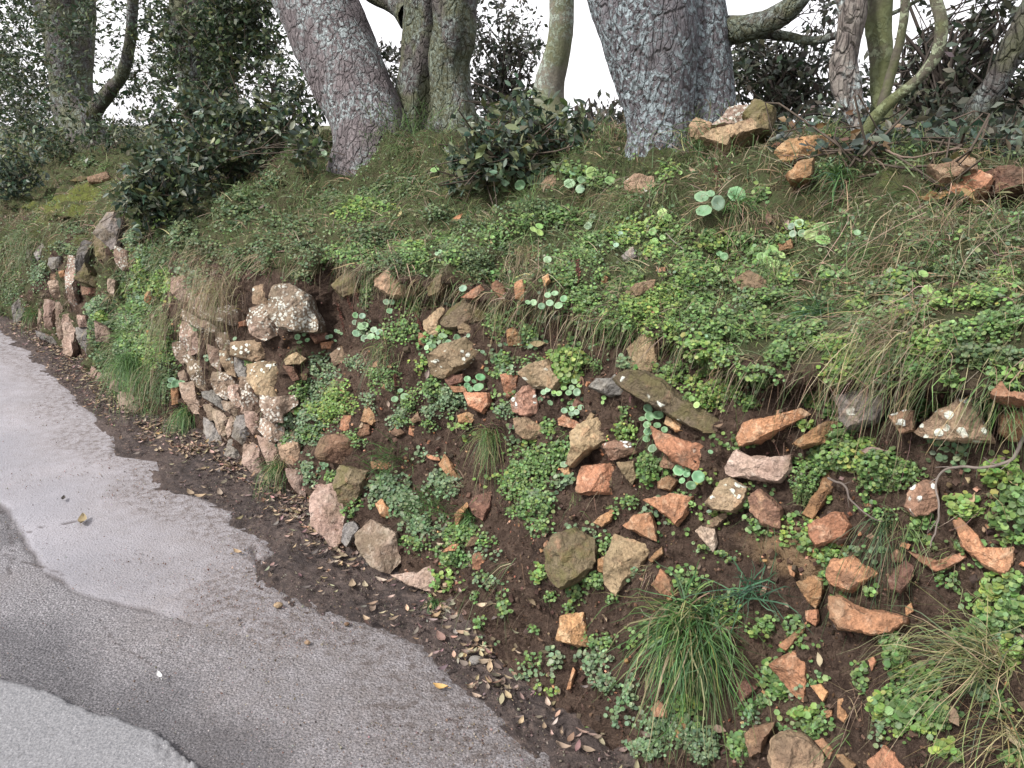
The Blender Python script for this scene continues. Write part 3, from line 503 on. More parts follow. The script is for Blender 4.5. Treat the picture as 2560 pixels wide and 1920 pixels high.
RUB = """E|t|big brown-topped stone under the dark turf overhang, left end of the upper stone row|115,290 220,190 310,230 420,270 400,330 330,392 230,392 120,330
E|m|dark weathered stone right of the big brown-topped one, beneath hanging rootlets|470,330 540,250 590,240 582,320 560,372 480,382
E|o|orange wedge resting on the back of the olive mossy boulder|700,392 830,310 862,350 802,412
E|m|olive mossy rounded boulder with an ochre stone against its left side|565,570 620,480 710,410 850,430 892,490 840,560 720,612 610,602
E|t|ochre stone leaning against the left side of the olive mossy boulder|435,560 560,470 582,490 562,560 555,662 500,662 450,620
E|o|narrow upright orange stone just under the lip, left of its twin above the largest pennywort|920,310 950,280 1000,330 1030,432 990,422 920,350
E|o|short orange block hanging under the dry grass tuft above the largest pennywort|1065,300 1120,280 1145,350 1130,422 1080,412
E|tl|large tan stone, pink on its right, with three pale lichen dots|480,800 560,740 730,680 810,740 832,800 700,892 580,947 500,920
E|o|small pink-orange stone half under leaves, left of the large pink and tan stone|405,640 460,660 472,740 412,722
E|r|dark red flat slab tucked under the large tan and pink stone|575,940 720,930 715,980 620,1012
E|o|small upright pink-orange stone below the largest pennywort rosette|1020,630 1060,610 1112,650 1112,722 1030,732
E|t|small knobbly tan stone under the olive mossy boulder|680,600 720,570 792,620 760,652 690,642
E|o|plain orange stone with a notched top, left of the lichen-spotted pink one|975,930 1102,930 1090,1052 1010,1087
E|tl|pointed tan stone with white lichen along its upper edge, amid bright round leaves|1105,920 1200,860 1300,830 1362,930 1400,970 1350,1042 1200,1012
E|rl|pink stone blotched all over with white lichen, below the pointed tan stone|1050,1112 1130,1022 1200,1012 1227,1100 1220,1192 1150,1217 1060,1182
E|o|flat orange stone behind the small dark-green pennywort|620,1012 730,1012 742,1052 650,1052
E|o|reddish boulder partly buried below the small dark-green pennywort|730,1060 890,1060 902,1130 850,1192 760,1152
E|o|small orange stone just above the wispy grass tuft|675,1212 740,1190 802,1220 770,1262 690,1267
E|t|wide buried tan stone with an orange end, right of the wispy grass tuft|1070,1240 1150,1230 1280,1290 1342,1330 1270,1372 1150,1382 1090,1342
E|o|small pink-orange stone above the big tan slab, under pennywort leaves|1375,1240 1410,1210 1520,1270 1480,1302 1380,1282
E|t|large plain tan slab with a tail pointing down left, next to the small white-spotted stone|1465,1330 1530,1270 1640,1235 1742,1290 1720,1372 1640,1432 1520,1490 1460,1552 1435,1532 1470,1432
E|rl|small pink stone with bright white lichen spots, right of the large tan slab|1680,1410 1760,1385 1860,1395 1917,1470 1830,1492 1735,1517
H|o|flat-topped orange trapezoid block with a crack down its middle|1645,492 1670,370 1860,350 1942,490 1920,512 1660,514
H|t|tan stone showing behind the right end of the cracked orange trapezoid|1865,350 1960,340 1970,420 1945,462 1895,400
E|t|pointed stone with grey top and orange front, standing on the long mossy slab|1855,760 1920,700 2030,600 2087,610 2062,740 2072,900 1990,922 1900,900 1855,860 1882,800
E|g|angular pale grey-green stone left of the long slab's upper end|1595,1020 1640,960 1730,960 1755,930 1802,1000 1812,1060 1720,1077
G|ml|longest slab of the bank, olive and sloping down right, with round white lichens|100,730 160,690 240,690 330,740 450,840 600,920 692,970 640,1012 550,1002 400,940 270,850 140,782
G|o|layered orange stone rising to the right, just right of the long slab's lower end|720,1030 760,960 880,930 1030,888 1078,912 960,970 830,1052 735,1072
G|o|flat orange stone pointing left, between the layered stone and the grey lichened block|1015,1060 1180,950 1230,948 1252,1000 1180,1060 1060,1082
G|gl|grey block with a row of round white lichens on its lower left|1225,820 1310,790 1480,780 1512,860 1440,942 1310,982 1258,930
G|rl|small mauve and orange stone right of the grey lichened block, half under leaves|1505,920 1590,890 1640,900 1632,990 1570,1002
G|tl|big triangular grey and orange stone near the right edge|1645,992 1780,890 1880,830 1950,838 2047,1052 1880,1042 1700,1022
G|o|orange block cut by the right edge, beside the big triangular stone|2090,920 2140,895 2240,888 2240,1024 2150,1042 2085,1012
G|o|long thin orange stone cut by the right edge, above the orange block|2040,802 2090,740 2112,790 2230,802 2230,847 2110,827
G|p|wide pinkish block with a scooped top and dry roots looping under it|665,1180 720,1100 790,1135 992,1125 980,1202 930,1257 800,1247 670,1212
G|o|long red-orange stone sloping down right, beneath the longest slab|270,970 340,1010 480,1060 542,1080 572,1190 520,1212 420,1172 310,1082
G|o|rough orange stone wedged between the longest slab and the sloping red one|350,920 480,980 492,1010 400,1002 340,962
G|tl|pale green-grey flat stone with an orange rim, left of the layered rust-coloured one|555,1380 640,1260 690,1250 772,1300 752,1370 690,1417 600,1402
G|r|rust-coloured stone of thin wavy layers, right of the pale green-grey flat one|780,1350 830,1300 900,1350 952,1410 940,1502 850,1482 790,1412
G|o|bone-shaped narrow stone leaning right beside the mat of tiny leaves|1060,1425 1150,1290 1180,1225 1230,1230 1222,1290 1160,1382 1110,1445
G|o|rounded pink-orange stone with a shaded underside, at the foot of the bone-shaped one|1090,1482 1200,1430 1260,1430 1302,1500 1270,1562 1130,1592 1095,1542
G|rl|orange stone with a white crust on its top, touched by the long grey twig|1590,1380 1610,1300 1680,1260 1750,1270 1762,1400 1710,1432 1640,1432
I|o|curved orange stone with a forked top, near the right edge|1830,300 1880,298 1960,380 2000,440 2060,452 2150,430 2152,490 2110,592 2060,572 1980,522 1880,432
G|o|triangular orange stone pointing straight down|235,1360 370,1330 480,1345 452,1420 400,1487 340,1432
G|o|two-toned tan and orange wedge pointing left, below the triangular one|125,1490 190,1440 270,1428 292,1500 302,1572 220,1542
G|o|small red-orange stone below the dark-green pennywort leaves|300,1262 360,1230 407,1260 370,1307 305,1292
G|r|dark red stone under the left end of the long red-orange one|300,1182 350,1115 412,1160 380,1197
I|t|small leaf-shaped brown stone below the pale green-grey flat stone|450,340 480,285 560,240 565,270 520,320
I|p|small flat pinkish shard above the blades of the big grass tuft|400,350 430,325 500,335 510,420 490,460
H|r|dark orange-brown block with a lit top, right of the stone wall's corner|215,290 240,220 320,195 482,240 470,302 370,352 230,332
H|m|grey-faced stone with an orange side, beneath the dark orange-brown block|305,472 340,370 400,380 482,400 460,502 390,602 340,572
H|o|pale orange pointed stone above the small red cube-like one|455,112 480,20 520,18 567,100 510,137
H|o|small bright ochre upright stone left of the pale orange pointed one|335,162 350,90 400,88 402,150 370,172
H|o|small red cube-like stone above the dark orange-brown block|435,190 460,135 500,140 507,190 450,207
H|o|small orange stone right of the dark orange-brown block's lower edge|505,342 560,335 612,350 590,382 515,382
H|o|thin vertical orange shard beside a dark hollow, above the green grass blades|885,360 910,305 960,370 1002,430 1002,482 940,432
H|o|thin rust-red flake lying level, up left of the vertical orange shard|790,290 880,320 885,335 830,330
H|r|brown-red stone standing at the right edge of the green grassy patch|1050,582 1080,530 1160,508 1167,600 1130,667 1070,622
H|o|thin orange stone leaning on the brown-red one from the left|970,632 1030,570 1042,590 1010,642 972,702
H|o|small orange upright stone in the leaves above the wall's last base stone|530,572 560,550 602,600 602,652 560,642
H|o|small square pinkish stone under the green leafy patch|1070,860 1090,838 1147,870 1110,942 1067,927
H|r|small dark stone half covered by leaves above the square pinkish one|1030,812 1060,760 1112,758 1080,802
H|m|large round-edged brown and olive stone left of the sunlit tan block|1470,850 1530,750 1640,723 1732,780 1742,900 1680,982 1560,1037 1510,1002 1480,930
H|t|tall sunlit tan block with an orange right face|1797,900 1850,752 1900,768 2000,800 2022,850 1960,952 1850,1067 1800,1002
H|o|small orange sliver between the round-edged brown stone and the tall tan block|1760,882 1800,868 1802,962 1757,942
H|o|small lone rectangular orange stone right of the tall tan block|2040,882 2110,810 2117,850 2060,897
H|o|upright orange stone behind the tips of the big grass tuft|2055,1022 2110,940 2162,990 2202,1080 2130,1092
H|o|square bright orange stone alone in bare soil|1540,1332 1560,1200 1680,1185 1697,1290 1717,1347 1620,1352
H|o|small orange wedge up left of the two-toned tan wedge|1735,672 1850,598 1830,672 1780,702
H|o|thin orange splinter upright at the bank's foot|1588,1602 1620,1478 1634,1500 1610,1592
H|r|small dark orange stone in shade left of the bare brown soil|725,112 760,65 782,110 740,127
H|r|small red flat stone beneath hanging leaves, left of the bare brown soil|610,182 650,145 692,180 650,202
H|o|narrow orange stone at the left edge of the bare brown soil|712,190 718,140 740,135 742,202
H|o|small pinkish stone under the left end of the cracked orange trapezoid|1550,382 1600,370 1612,420 1580,427
H|o|small dark orange flake in the leaves below the green grassy patch|900,842 950,798 987,795 975,832
H|o|little red stone poking out left of the round-edged brown one|1455,800 1480,775 1492,800 1470,835
I|o|flat bright ochre-orange stone with a point to the right|1122,590 1150,518 1270,493 1402,590 1360,622 1250,682 1150,642
I|o|squarish pink-orange stone with a tapering foot, left of the ochre-orange one|960,640 1050,600 1112,620 1100,672 1060,772 1010,722
I|o|small blunt orange stone below the squarish tapering one|1000,790 1070,788 1077,840 1060,872 1010,842
I|o|long curved red-orange boulder like a boomerang|1140,710 1200,708 1270,760 1340,790 1450,800 1562,830 1562,862 1480,912 1380,927 1200,892 1150,822
I|r|oval dark red stone right of the ochre-orange one|1470,622 1500,560 1560,523 1602,550 1580,622 1530,687 1480,662
I|r|small dark red stone above the oval one|1478,482 1510,450 1552,480 1530,522 1490,522
I|o|thin crooked orange flake stretching right, above the oval red stone|1570,462 1640,490 1710,520 1870,472 1882,500 1780,562 1720,572 1640,512
I|o|large red-orange and mauve pointed stone right of the big grass tuft|815,1090 870,1050 950,1010 1012,1070 1022,1180 987,1282 900,1202
I|o|slim orange stick-like stone above the large mauve pointed one|858,980 960,890 1012,848 990,912 900,1007
I|o|small orange wedge low right of the large mauve pointed stone|1035,1207 1090,1198 1132,1240 1100,1292
I|o|narrow flat orange flake upright in the bare soil at the bottom|1183,1282 1210,1278 1242,1370 1215,1407 1180,1372
I|t|big pale tan boulder at the bottom edge with a brown cap|800,1580 820,1500 900,1458 1000,1480 1092,1600 1090,1680 1000,1700 830,1690
I|r|dark brown stone with a light orange top edge, left of the bottom tan boulder|675,1472 720,1430 832,1408 792,1480 760,1562 700,1592 680,1522
I|o|ragged orange stone right of the bottom tan boulder|1058,1510 1100,1498 1162,1560 1130,1602
I|o|small orange stone at the bottom edge between two larger ragged ones|1170,1592 1210,1588 1282,1640 1250,1682
I|o|ragged orange-pink rock cut by the bottom edge, right of centre of the bare soil|1355,1622 1440,1548 1502,1580 1562,1659 1380,1702
I|o|orange-brown stone under the left skirt of the big grass tuft|155,1332 190,1290 242,1320 242,1382 170,1372
I|r|red-brown stone showing at the right skirt of the big grass tuft|625,1192 680,1170 732,1220 650,1292
I|o|flat orange stone below the big grass tuft among small leaves|278,1472 320,1380 352,1400 320,1512
I|o|tiny orange stone alone in the streaky bare soil|1350,1062 1380,1040 1397,1070 1370,1122
I|o|tiny orange stone right of the boomerang boulder's tip|1555,772 1590,748 1602,790 1560,817
I|o|tiny round red stone left of the narrow flat flake|1105,1342 1150,1338 1152,1370 1120,1382
I|o|tiny orange chip above the squarish tapering stone|908,542 950,550 942,602 920,590
I|o|tiny bright orange chip above the small dark red stone|1525,432 1545,410 1585,425 1570,450
C|t|pale-faced cube-like stone against the right foot of the largest tree|360,702 400,658 492,690 480,742 400,782 370,772
C|pL|upright stone crusted with pale lichen beside the largest tree|490,712 580,610 682,593 702,640 640,702
C|t|long tan stone in front of the lichen-crusted one at the crest|430,762 490,720 640,700 732,650 742,722 600,792 580,832
C|m|brown stone leaning behind the crest stones, right of the largest tree|660,642 720,558 832,600 802,722 730,742
C|o|large orange boulder on the crest partly behind leafy twigs|840,862 900,800 1010,770 1130,758 1152,830 1060,882 950,912 840,917
C|o|orange stone slanting down beneath the large orange crest boulder|900,972 960,900 1052,888 1040,982 1000,1002 920,1002
C|o|small brown-orange stone between the crest stones left of the large orange boulder|750,832 830,788 852,830 780,862
C|t|olive-tan stone with a hump at the crest, far right|1680,942 1780,930 1880,868 1942,900 1952,960 1850,1002 1750,1012
C|o|flat brown-orange stone in front of the humped olive-tan one|1850,1002 1960,948 2042,1000 2010,1062 1880,1102 1790,1082
C|r|dark red-brown stone at the right edge of the crest|2000,952 2130,930 2230,950 2230,1032 2100,1062 2020,1062
B|tl|small tan stone with white lichen in the turf, right of the leafy shoot clump|1200,1052 1260,980 1372,948 1330,1020 1280,1092 1210,1087
B|tl|rounded stone with lichen crust in the turf, below the largest tree|1690,1012 1740,975 1840,978 1852,1050 1790,1092 1700,1062
G|t|flat brown stone lying in the turf above the densest leaf mat|700,212 780,168 892,230 882,272 740,267
G|t|tan stone with a white lichen dot at the left end of the densest leaf mat|130,272 180,240 282,213 270,262 170,312
G|o|small orange-brown stone beside a group of pale round leaves in the upper turf|930,22 1000,3 1012,50 940,62
G|gl|small whitish-grey stone hanging among rootlets under the turf|115,82 170,38 192,90 140,122
D|m|leaning tan stone veiled by grass, right of the lichened wall-top block|1470,322 1580,188 1652,270 1662,372 1560,402
D|r|dark flat stone under the lichened wall-top block, behind small pennyworts|1310,642 1420,638 1432,680 1350,712
D|o|small reddish flat stone right of the dark one under the wall-top block|1380,712 1470,698 1482,750 1400,752
D|tl|orange and lichen stone lost in leaves right of the stone wall|1458,792 1530,738 1592,760 1562,842 1490,872
L|o|lone orange pointed stone in the leafy slope between the two walls|1345,1052 1420,958 1437,1040 1380,1142 1338,1112
L|o|small pinkish stone under the lone orange pointed one|1360,1392 1400,1378 1402,1450 1355,1442
A|t|flat tan stone on the turf at far left, lying beside a second one|490,985 600,960 620,990 560,1020 500,1012
A|m|mossy flat stone left of the tan one on the far left turf|390,1000 450,975 490,985 460,1012
E|o|tiny orange chip in the dark soil right of the dry grass tuft|1260,262 1300,235 1312,280 1275,320
E|o|small pink-orange stone at the edge of the dark soil below rootlets|1660,302 1690,245 1712,260 1700,300
E|o|small orange stone left of a twig in the dark soil under the turf|2045,212 2060,190 2112,192 2110,220 2060,230
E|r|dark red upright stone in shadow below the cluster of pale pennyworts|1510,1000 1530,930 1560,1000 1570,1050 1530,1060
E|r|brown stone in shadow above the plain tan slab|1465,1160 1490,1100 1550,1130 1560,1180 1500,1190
E|t|grey-tan fragment leaning above the large tan slab|1550,1262 1600,1190 1622,1210 1590,1262"""
def parse(txt):
    for ln in txt.strip().split('\n'):
        cr, m, lab, pl = ln.split('|'); yield cr, m, lab, [tuple(float(a) for a in p.split(',')) for p in pl.split()]
gw = on_ground('F', 560, 1010); WALLT = thing('dry_stone_wall', 'dry stone wall of fitted pinkish granite blocks with a squared right corner, mid left', 'stone wall', gw)
for i, (cr, m, lab, pl) in enumerate(parse(WALL)):
    o = rock('stone', cr, pl, m, WALLT, size_mul=(1.13 if cr == 'D' else 1.12), out=(.012 if cr == 'D' else .035), lift=.26, seed=i, wall=(cr == 'D' and pl[0][0] > 760))
    if lab and lab != '320x': o['label'] = lab
gr_ = on_ground('L', 560, 1560); REVT = thing('dry_stone_wall', 'far ruined stretch of stone wall with upright slabs under moss, at the left edge', 'stone wall', gr_)
for i, (cr, m, lab, pl) in enumerate(parse(REV)):
    o = rock('stone', cr, pl, m, REVT, size_mul=1.22, out=.07, lift=.4, seed=100+i)
    if lab: o['label'] = lab
for i, (cr, m, lab, pl) in enumerate(parse(RUB)):
    o = rock('stone', cr, pl, m, None, size_mul=1.1, out=(.10 if cr == 'C' and pl[0][1] > 740 and pl[0][1] < 1010 else .055 if cr == 'G' and pl[0][0] > 1200 and pl[0][1] < 1060 else .012), lift=.45, seed=200+i); tag(o, lab, 'stone', 'loose stones in the earth bank')
# ------------------------------------------------------------------ trees
def bark_mat(name, c1, c2, lich=.55, lcol=(.26, .30, .30), moss=0., smoothb=False):
    q = NT(name); v = q.co(scale=(1, 1, .45)); v2 = q.co()
    wv = q.n('ShaderNodeVectorMath', operation='ADD'); wn = q.n('ShaderNodeTexNoise'); q.l(v, wn.inputs['Vector']); wn.inputs['Scale'].default_value = 14
    sc = q.n('ShaderNodeVectorMath', operation='SCALE'); q.l(wn.outputs['Color'], sc.inputs[0]); sc.inputs['Scale'].default_value = .05; q.l(v, wv.inputs[0]); q.l(sc.outputs[0], wv.inputs[1])
    pl = q.vor(wv.outputs[0], 22, 'DISTANCE_TO_EDGE'); pl2 = q.vor(wv.outputs[0], 48, 'DISTANCE_TO_EDGE'); f = q.noise(v2, 90, 5, .7); a = q.noise(v2, 3.5, 4); m = q.noise(v2, 20, 4, .6)
    c = q.mix(q.ramp(m, .35, .65), c1, c2); crk = q.ramp(pl, .0, .09); crk2 = q.ramp(pl2, 0, .12, .5, 1)
    if not smoothb: c = q.mix(q.math('MULTIPLY', q.math('SUBTRACT', 1., q.math('MULTIPLY', crk, crk2)), q.ramp(q.noise(v2, 7, 3), .35, .6, .25, .85)), c, (.05, .044, .044))
    c = q.mix(q.ramp(f, .35, .65, 0, .4), c, (.05, .04, .04))
    lm = q.ramp(q.noise(v2, 42, 5, .7, .5), .47, .55); gate = q.ramp(a, .50-.22*lich, .62-.22*lich); lk = q.math('MULTIPLY', q.math('MULTIPLY', lm, gate), .9); 
    lc = q.mix(q.ramp(f, .4, .6), lcol, tuple(x*1.45 for x in lcol)); c = q.mix(lk, c, lc)
    if moss > 0: c = q.mix(q.math('MULTIPLY', q.ramp(q.noise(v2, 6, 4), .40, .58), moss), c, (.10, .12, .045))
    h = q.math('ADD', q.math('MULTIPLY', q.ramp(pl, 0, .12), .0 if smoothb else 1.), q.math('MULTIPLY', f, .35)); h = q.math('ADD', h, q.math('MULTIPLY', lk, .25)); h = q.math('ADD', h, q.math('MULTIPLY', q.ramp(pl2, 0, .1), .0 if smoothb else .4))
    return q.done(c, .93, q.bump(h, .9, .013), .15)
B_grey = bark_mat('grey_cracked_bark', (.115, .10, .105), (.175, .155, .16), .35, (.21, .24, .245))
B_lich = bark_mat('lichened_bark', (.095, .09, .10), (.145, .138, .15), .75, (.19, .225, .24))
B_dark = bark_mat('dark_bark', (.075, .068, .066), (.115, .105, .10), .3, (.15, .17, .165), .4)
B_slim = bark_mat('greenish_bark', (.15, .14, .115), (.20, .185, .15), .5, (.22, .25, .22), .5, True)
B_moss = bark_mat('mossy_bark', (.10, .092, .07), (.075, .07, .05), .3, (.17, .19, .13), .6, True)
B_pale = bark_mat('gnarled_bark', (.22, .20, .18), (.14, .12, .11), .2)
def path3(pts, n, n2=None):         # (x,y,halfwidth) F readings -> (x,y,z,radius)
    out = []; L = len(pts)
    for i, p in enumerate(pts):
        nn = n if n2 is None else n+(n2-n)*i/(L-1); q, t = at_n('F', p[0], p[1], nn); out.append([*q, p[2]*t/1736.*1.0])
    return np.array(out)
def limb(name, P, mat, parent, k=60, sides=40, flute=.10, fine=.035, seed=0, origin=None):
    C = curve_pts(P, k); c = C[:, :3]; r = C[:, 3]; T = norm(np.gradient(c, axis=0)); ref = np.array([.05, -1, .02]); X = norm(np.cross(T, ref)); Y = np.cross(T, X)
    a = np.linspace(0, 2*np.pi, sides, endpoint=False); L = np.cumsum(np.r_[0, np.linalg.norm(np.diff(c, axis=0), axis=1)])
    A, Lg = np.meshgrid(a, L); rm = r.mean(); q = np.stack([np.cos(A)*1.6, np.sin(A)*1.6, Lg/rm*.28+seed*5.1], -1)
    rr = r[:, None]*(1+flute*fbm(q, 1.3, 3, seed)+fine*fbm(np.stack([np.cos(A)*3, np.sin(A)*3, Lg/rm*.9], -1), 3.3, 3, seed+5))
    V = c[:, None]+X[:, None]*(np.cos(A)*rr)[..., None]+Y[:, None]*(np.sin(A)*rr)[..., None]
    acc = Acc(); acc.add(V, [grid_faces(k, sides, True), (np.arange(sides)+(k-1)*sides)[None, :]])
    return acc.obj(name, mat, parent, origin=np.array(parent.location) if origin is None else origin)
OV = np.array([[0, 0, 0], [.28, .19, .03], [.62, .21, .02], [1, 0, -.08], [.62, -.21, .02], [.28, -.19, .03], [.45, 0, -.03]]); OV[:, 0] -= .0
OF = [np.array([[0, 6, 1], [1, 6, 2], [2, 6, 3], [3, 6, 4], [4, 6, 5], [5, 6, 0]])]
LQ = np.array([[0, 0, 0], [.5, .23, .05], [1, 0, -.05], [.5, -.23, .05]]); LQF = [np.array([[0, 1, 2, 3]])]
DG = [(.040, .065, .033), (.028, .050, .026), (.06, .085, .038), (.045, .07, .042), (.08, .095, .04)]
DKL = [(.045, .055, .042), (.055, .07, .048), (.07, .08, .055), (.09, .085, .065)]
def clump(acc, C, R, count, size, cols, twigs=None, tw_c=(.07, .055, .045), quad=False, hollow=.0, root=None, clip=None):
    """leaves gathered in sprays round short twigs inside an ellipsoid C,R (world axes)"""
    C = np.asarray(C, float); R = np.asarray(R, float); ns = max(1, count//9); d = norm(RNG.normal(0, 1, (ns, 3))); rad = RNG.uniform(hollow, 1, ns)**(.45)
    cen = C+d*R*rad[:, None]; ax = norm(RNG.normal(0, 1, (ns, 3))+d*.8+np.array([0, 0, .35])); sp = size*RNG.uniform(1.0, 2.6, ns)
    idx = np.repeat(np.arange(ns), 9); N = len(idx); tt = RNG.uniform(0, 1, N); pos = cen[idx]+ax[idx]*(sp[idx]*tt)[:, None]+RNG.normal(0, size*.28, (N, 3))
    Z = norm(RNG.normal(0, 1, (N, 3))+np.array([0, 0, .8])-.25*SH); M = frames(Z, RNG.uniform(0, 6.28, N)); s = size*RNG.uniform(.6, 1.25, N)
    if clip is not None: k = clip(pos); pos, M, s = pos[k], M[k], s[k]
    stamp(acc, LQ if quad else OV, LQF if quad else OF, pos, M, s, pick(cols, len(pos), .22))
    if twigs is not None:
        for i in RNG.choice(ns, min(ns, max(2, ns//4)), False): tube(twigs, np.stack([cen[i]-ax[i]*sp[i]*1.6, cen[i], cen[i]+ax[i]*sp[i]]), [.003, .0022, .001], 3, tw_c)
        if root is not None:
            for i in RNG.choice(ns, min(ns, 5), False):
                a = np.asarray(root)+RNG.normal(0, .04, 3); b = cen[i]; mid = (a+b)/2+RNG.normal(0, .1, 3); tube(twigs, curve_pts(np.stack([a, mid, b]), 6), np.linspace(.0045, .0015, 6), 4, tw_c)
def px_clump(acc, e, n, thick, size, cols, dens=1., **k):      # e = (x,y,rx,ry,count) F reading
    c, t = at_n('F', e[0], e[1], n); rx, rz = e[2]*t/1736, e[3]*t/1736
    clump(acc, c, (rx, max(thick, rx*.6), rz), int(e[4]*dens), size, cols, **k)
def high_crown(tree, top, mat_leaf=None, count=2600, spread=1.6, up=1.1, seed=3):
    """limbs and leaves overhead, out of the picture"""
    acc = Acc(); tw = Acc(); top = np.array(top)
    for k in range(5):
        d = norm(np.array([math.cos(k*1.26+seed), math.sin(k*1.26+seed), .9])); p = wander(top-np.array([0, 0, .3]), d, spread*RNG.uniform(.8, 1.2), 7, .5); tube(tw, p, np.linspace(.06, .012, len(p)), 6, (.10, .085, .08))
        for j in (3, 5, 7):
            q = p[j]; clump(acc, q, (.45, .45, .35), count//15, .055, DG, tw, quad=True)
    o = tw.obj('branches', M_twig, tree); return acc.obj('crown', M_gloss, tree)
def tree(name, label, cat, parts, crown_top=None, group='trees on top of the bank', **k):
    base = parts[0][1][0][:3] if parts[0][1].shape[1] == 4 else None; base = parts[0][1][-1][:3]
    T = thing(name, label, cat, base, group)
    for i, (nm, P, mat, kw) in enumerate(parts): limb(nm, P[::-1], mat, T, seed=i+k.get('seed', 0), **kw)
    if crown_top is not None: high_crown(T, crown_top, seed=k.get('seed', 0), count=k.get('count', 2600))
    return T
def upx(P, dz=2.2, taper=.75, lean=(0, 0)):  # lengthen the first (upper) end of a stem above the frame
    d = norm(P[0, :3]-P[1, :3]); d = norm(d+np.array([0, 0, .6])); q = np.r_[P[0, :3]+d*dz+np.array([lean[0], lean[1], 0]), P[0, 3]*taper]; pass
    d0 = norm(P[0, :3]-P[1, :3]); out = []
    for f in (1., .62, .34, .14):
        e = norm(d0*(1-f)+d*f); out.append(np.r_[P[0, :3]+e*dz*f+np.array([lean[0], lean[1], 0])*f, P[0, 3]*(1+(taper-1)*f)])
    return np.vstack([out, P])
def dn(P, dz=.25, flare=1.12): q = np.r_[P[-1, :3]-np.array([0, 0, dz]), P[-1, 3]*flare]; return np.vstack([P, q])
# every stem: readings from top to foot
p1 = dn(upx(path3([(138, 0, 62), (150, 100, 48), (155, 180, 42), (165, 240, 46), (188, 290, 44), (205, 335, 52)], 3.1)))
p1b = path3([(290, -40, 12), (285, 40, 11), (278, 110, 12), (262, 165, 13), (230, 205, 15), (200, 245, 18), (185, 275, 20)], 3.1)
p1b = upx(p1b, 1.3, .3)
T1 = tree('lichened_tree', 'lichen-covered tree at far left with a pale limb forking off to the right', 'tree', [('trunk', p1, B_dark, {'flute': .05, 'fine': .02}), ('limb', p1b, B_dark, {'k': 40, 'sides': 16})], p1[0, :3]+np.array([0, 0, -.2]), seed=1)
p2 = dn(upx(path3([(440, 0, 66), (440, 100, 60), (445, 180, 55), (455, 250, 58), (465, 320, 70)], 3.25)))
T2 = tree('ivy_tree', 'dark trunk wrapped in leafy growth, second tree from the left', 'tree', [('trunk', p2, B_dark, {})], p2[0, :3], seed=2)
p3 = dn(upx(path3([(668, -30, 84), (700, 40, 86), (728, 110, 84), (762, 190, 80), (790, 250, 76), (806, 310, 84)], 2.95)), .2, 1.25)
T3 = tree('leaning_tree', 'thick grey tree leaning left with cracked bark and one lichened side, above the stone wall', 'tree', [('trunk', p3, B_grey, {'k': 110, 'sides': 64, 'flute': .055, 'fine': .02})], p3[0, :3], seed=3)
p4 = dn(upx(path3([(955, -20, 78), (950, 60, 72), (942, 130, 70), (932, 200, 72), (925, 270, 80)], 3.35)), .25, 1.3)
p4b = path3([(770, -60, 20), (800, -22, 22), (850, 0, 26), (890, 30, 36)], 3.35)
p4c = dn(path3([(975, -60, 48), (985, 60, 44), (972, 140, 42), (975, 210, 42), (985, 285, 50)], 3.28), .2, 1.3)
p4b = upx(p4b, 1.5, .4); p4c = upx(p4c, 2.0, .6)
T4 = tree('fluted_tree', 'dark fluted trunk with twin ribs, straight behind the thick leaning tree', 'tree', [('trunk', p4, B_dark, {'k': 90, 'sides': 56, 'flute': .16}), ('limb', p4b, B_dark, {'k': 24, 'sides': 14}), ('trunk', p4c, B_dark, {'k': 90, 'sides': 40, 'flute': .14})], p4[0, :3], seed=4)
p5 = dn(upx(path3([(1215, -20, 27), (1212, 60, 27), (1203, 120, 28), (1188, 180, 32), (1185, 230, 36), (1192, 290, 40)], 3.5)))
T5 = tree('slender_tree', 'slender smooth greenish tree, the thinnest trunk, in the gap of white sky', 'tree', [('trunk', p5, B_slim, {'k': 70, 'sides': 28, 'flute': .05, 'fine': .02})], p5[0, :3], seed=5, count=1500)
p6 = dn(upx(path3([(1375, -60, 112), (1392, 20, 108), (1408, 100, 98), (1418, 180, 84), (1424, 250, 72), (1428, 312, 76)], 2.9)), .2, 1.3)
p6b = dn(upx(path3([(1462, -60, 98), (1472, 20, 94), (1488, 90, 88), (1504, 160, 78), (1516, 220, 70), (1522, 280, 72)], 3.12)), .2, 1.25)
p6c = path3([(1780, -80, 16), (1740, -20, 20), (1690, 30, 24), (1630, 55, 26), (1560, 70, 32), (1520, 80, 36)], 3.2)
p6d = path3([(1900, 40, 5), (1810, 75, 8), (1750, 88, 9), (1680, 75, 11), (1600, 68, 14)], 3.3)
p6c = upx(p6c, 1.5, .3); p6d = upx(p6d, .8, .2)
T6 = tree('largest_tree', 'largest tree, double trunk crusted with blue-grey lichen and a limb reaching right', 'tree', [('trunk', p6, B_lich, {'k': 120, 'sides': 72, 'flute': .045, 'fine': .02}), ('trunk', p6b, B_lich, {'k': 100, 'sides': 56, 'flute': .05, 'fine': .02}), ('limb', p6c, B_dark, {'k': 40, 'sides': 18}), ('limb', p6d, B_dark, {'k': 40, 'sides': 10})], p6[0, :3], seed=6)
p7 = dn(upx(path3([(1838, -30, 30), (1842, 30, 30), (1832, 90, 27), (1822, 140, 29), (1830, 190, 30), (1846, 240, 22), (1862, 275, 22), (1875, 330, 34)], 2.75)))
p7b = dn(upx(path3([(1905, -60, 28), (1898, 40, 26), (1903, 110, 23), (1900, 180, 20), (1905, 250, 22), (1900, 320, 30)], 2.9), 1.6, .5))
p7c = path3([(2000, -60, 12), (2022, 0, 13), (2034, 60, 13), (2022, 120, 12), (1985, 170, 11), (1930, 215, 12), (1890, 255, 13), (1868, 290, 14)], 2.7)
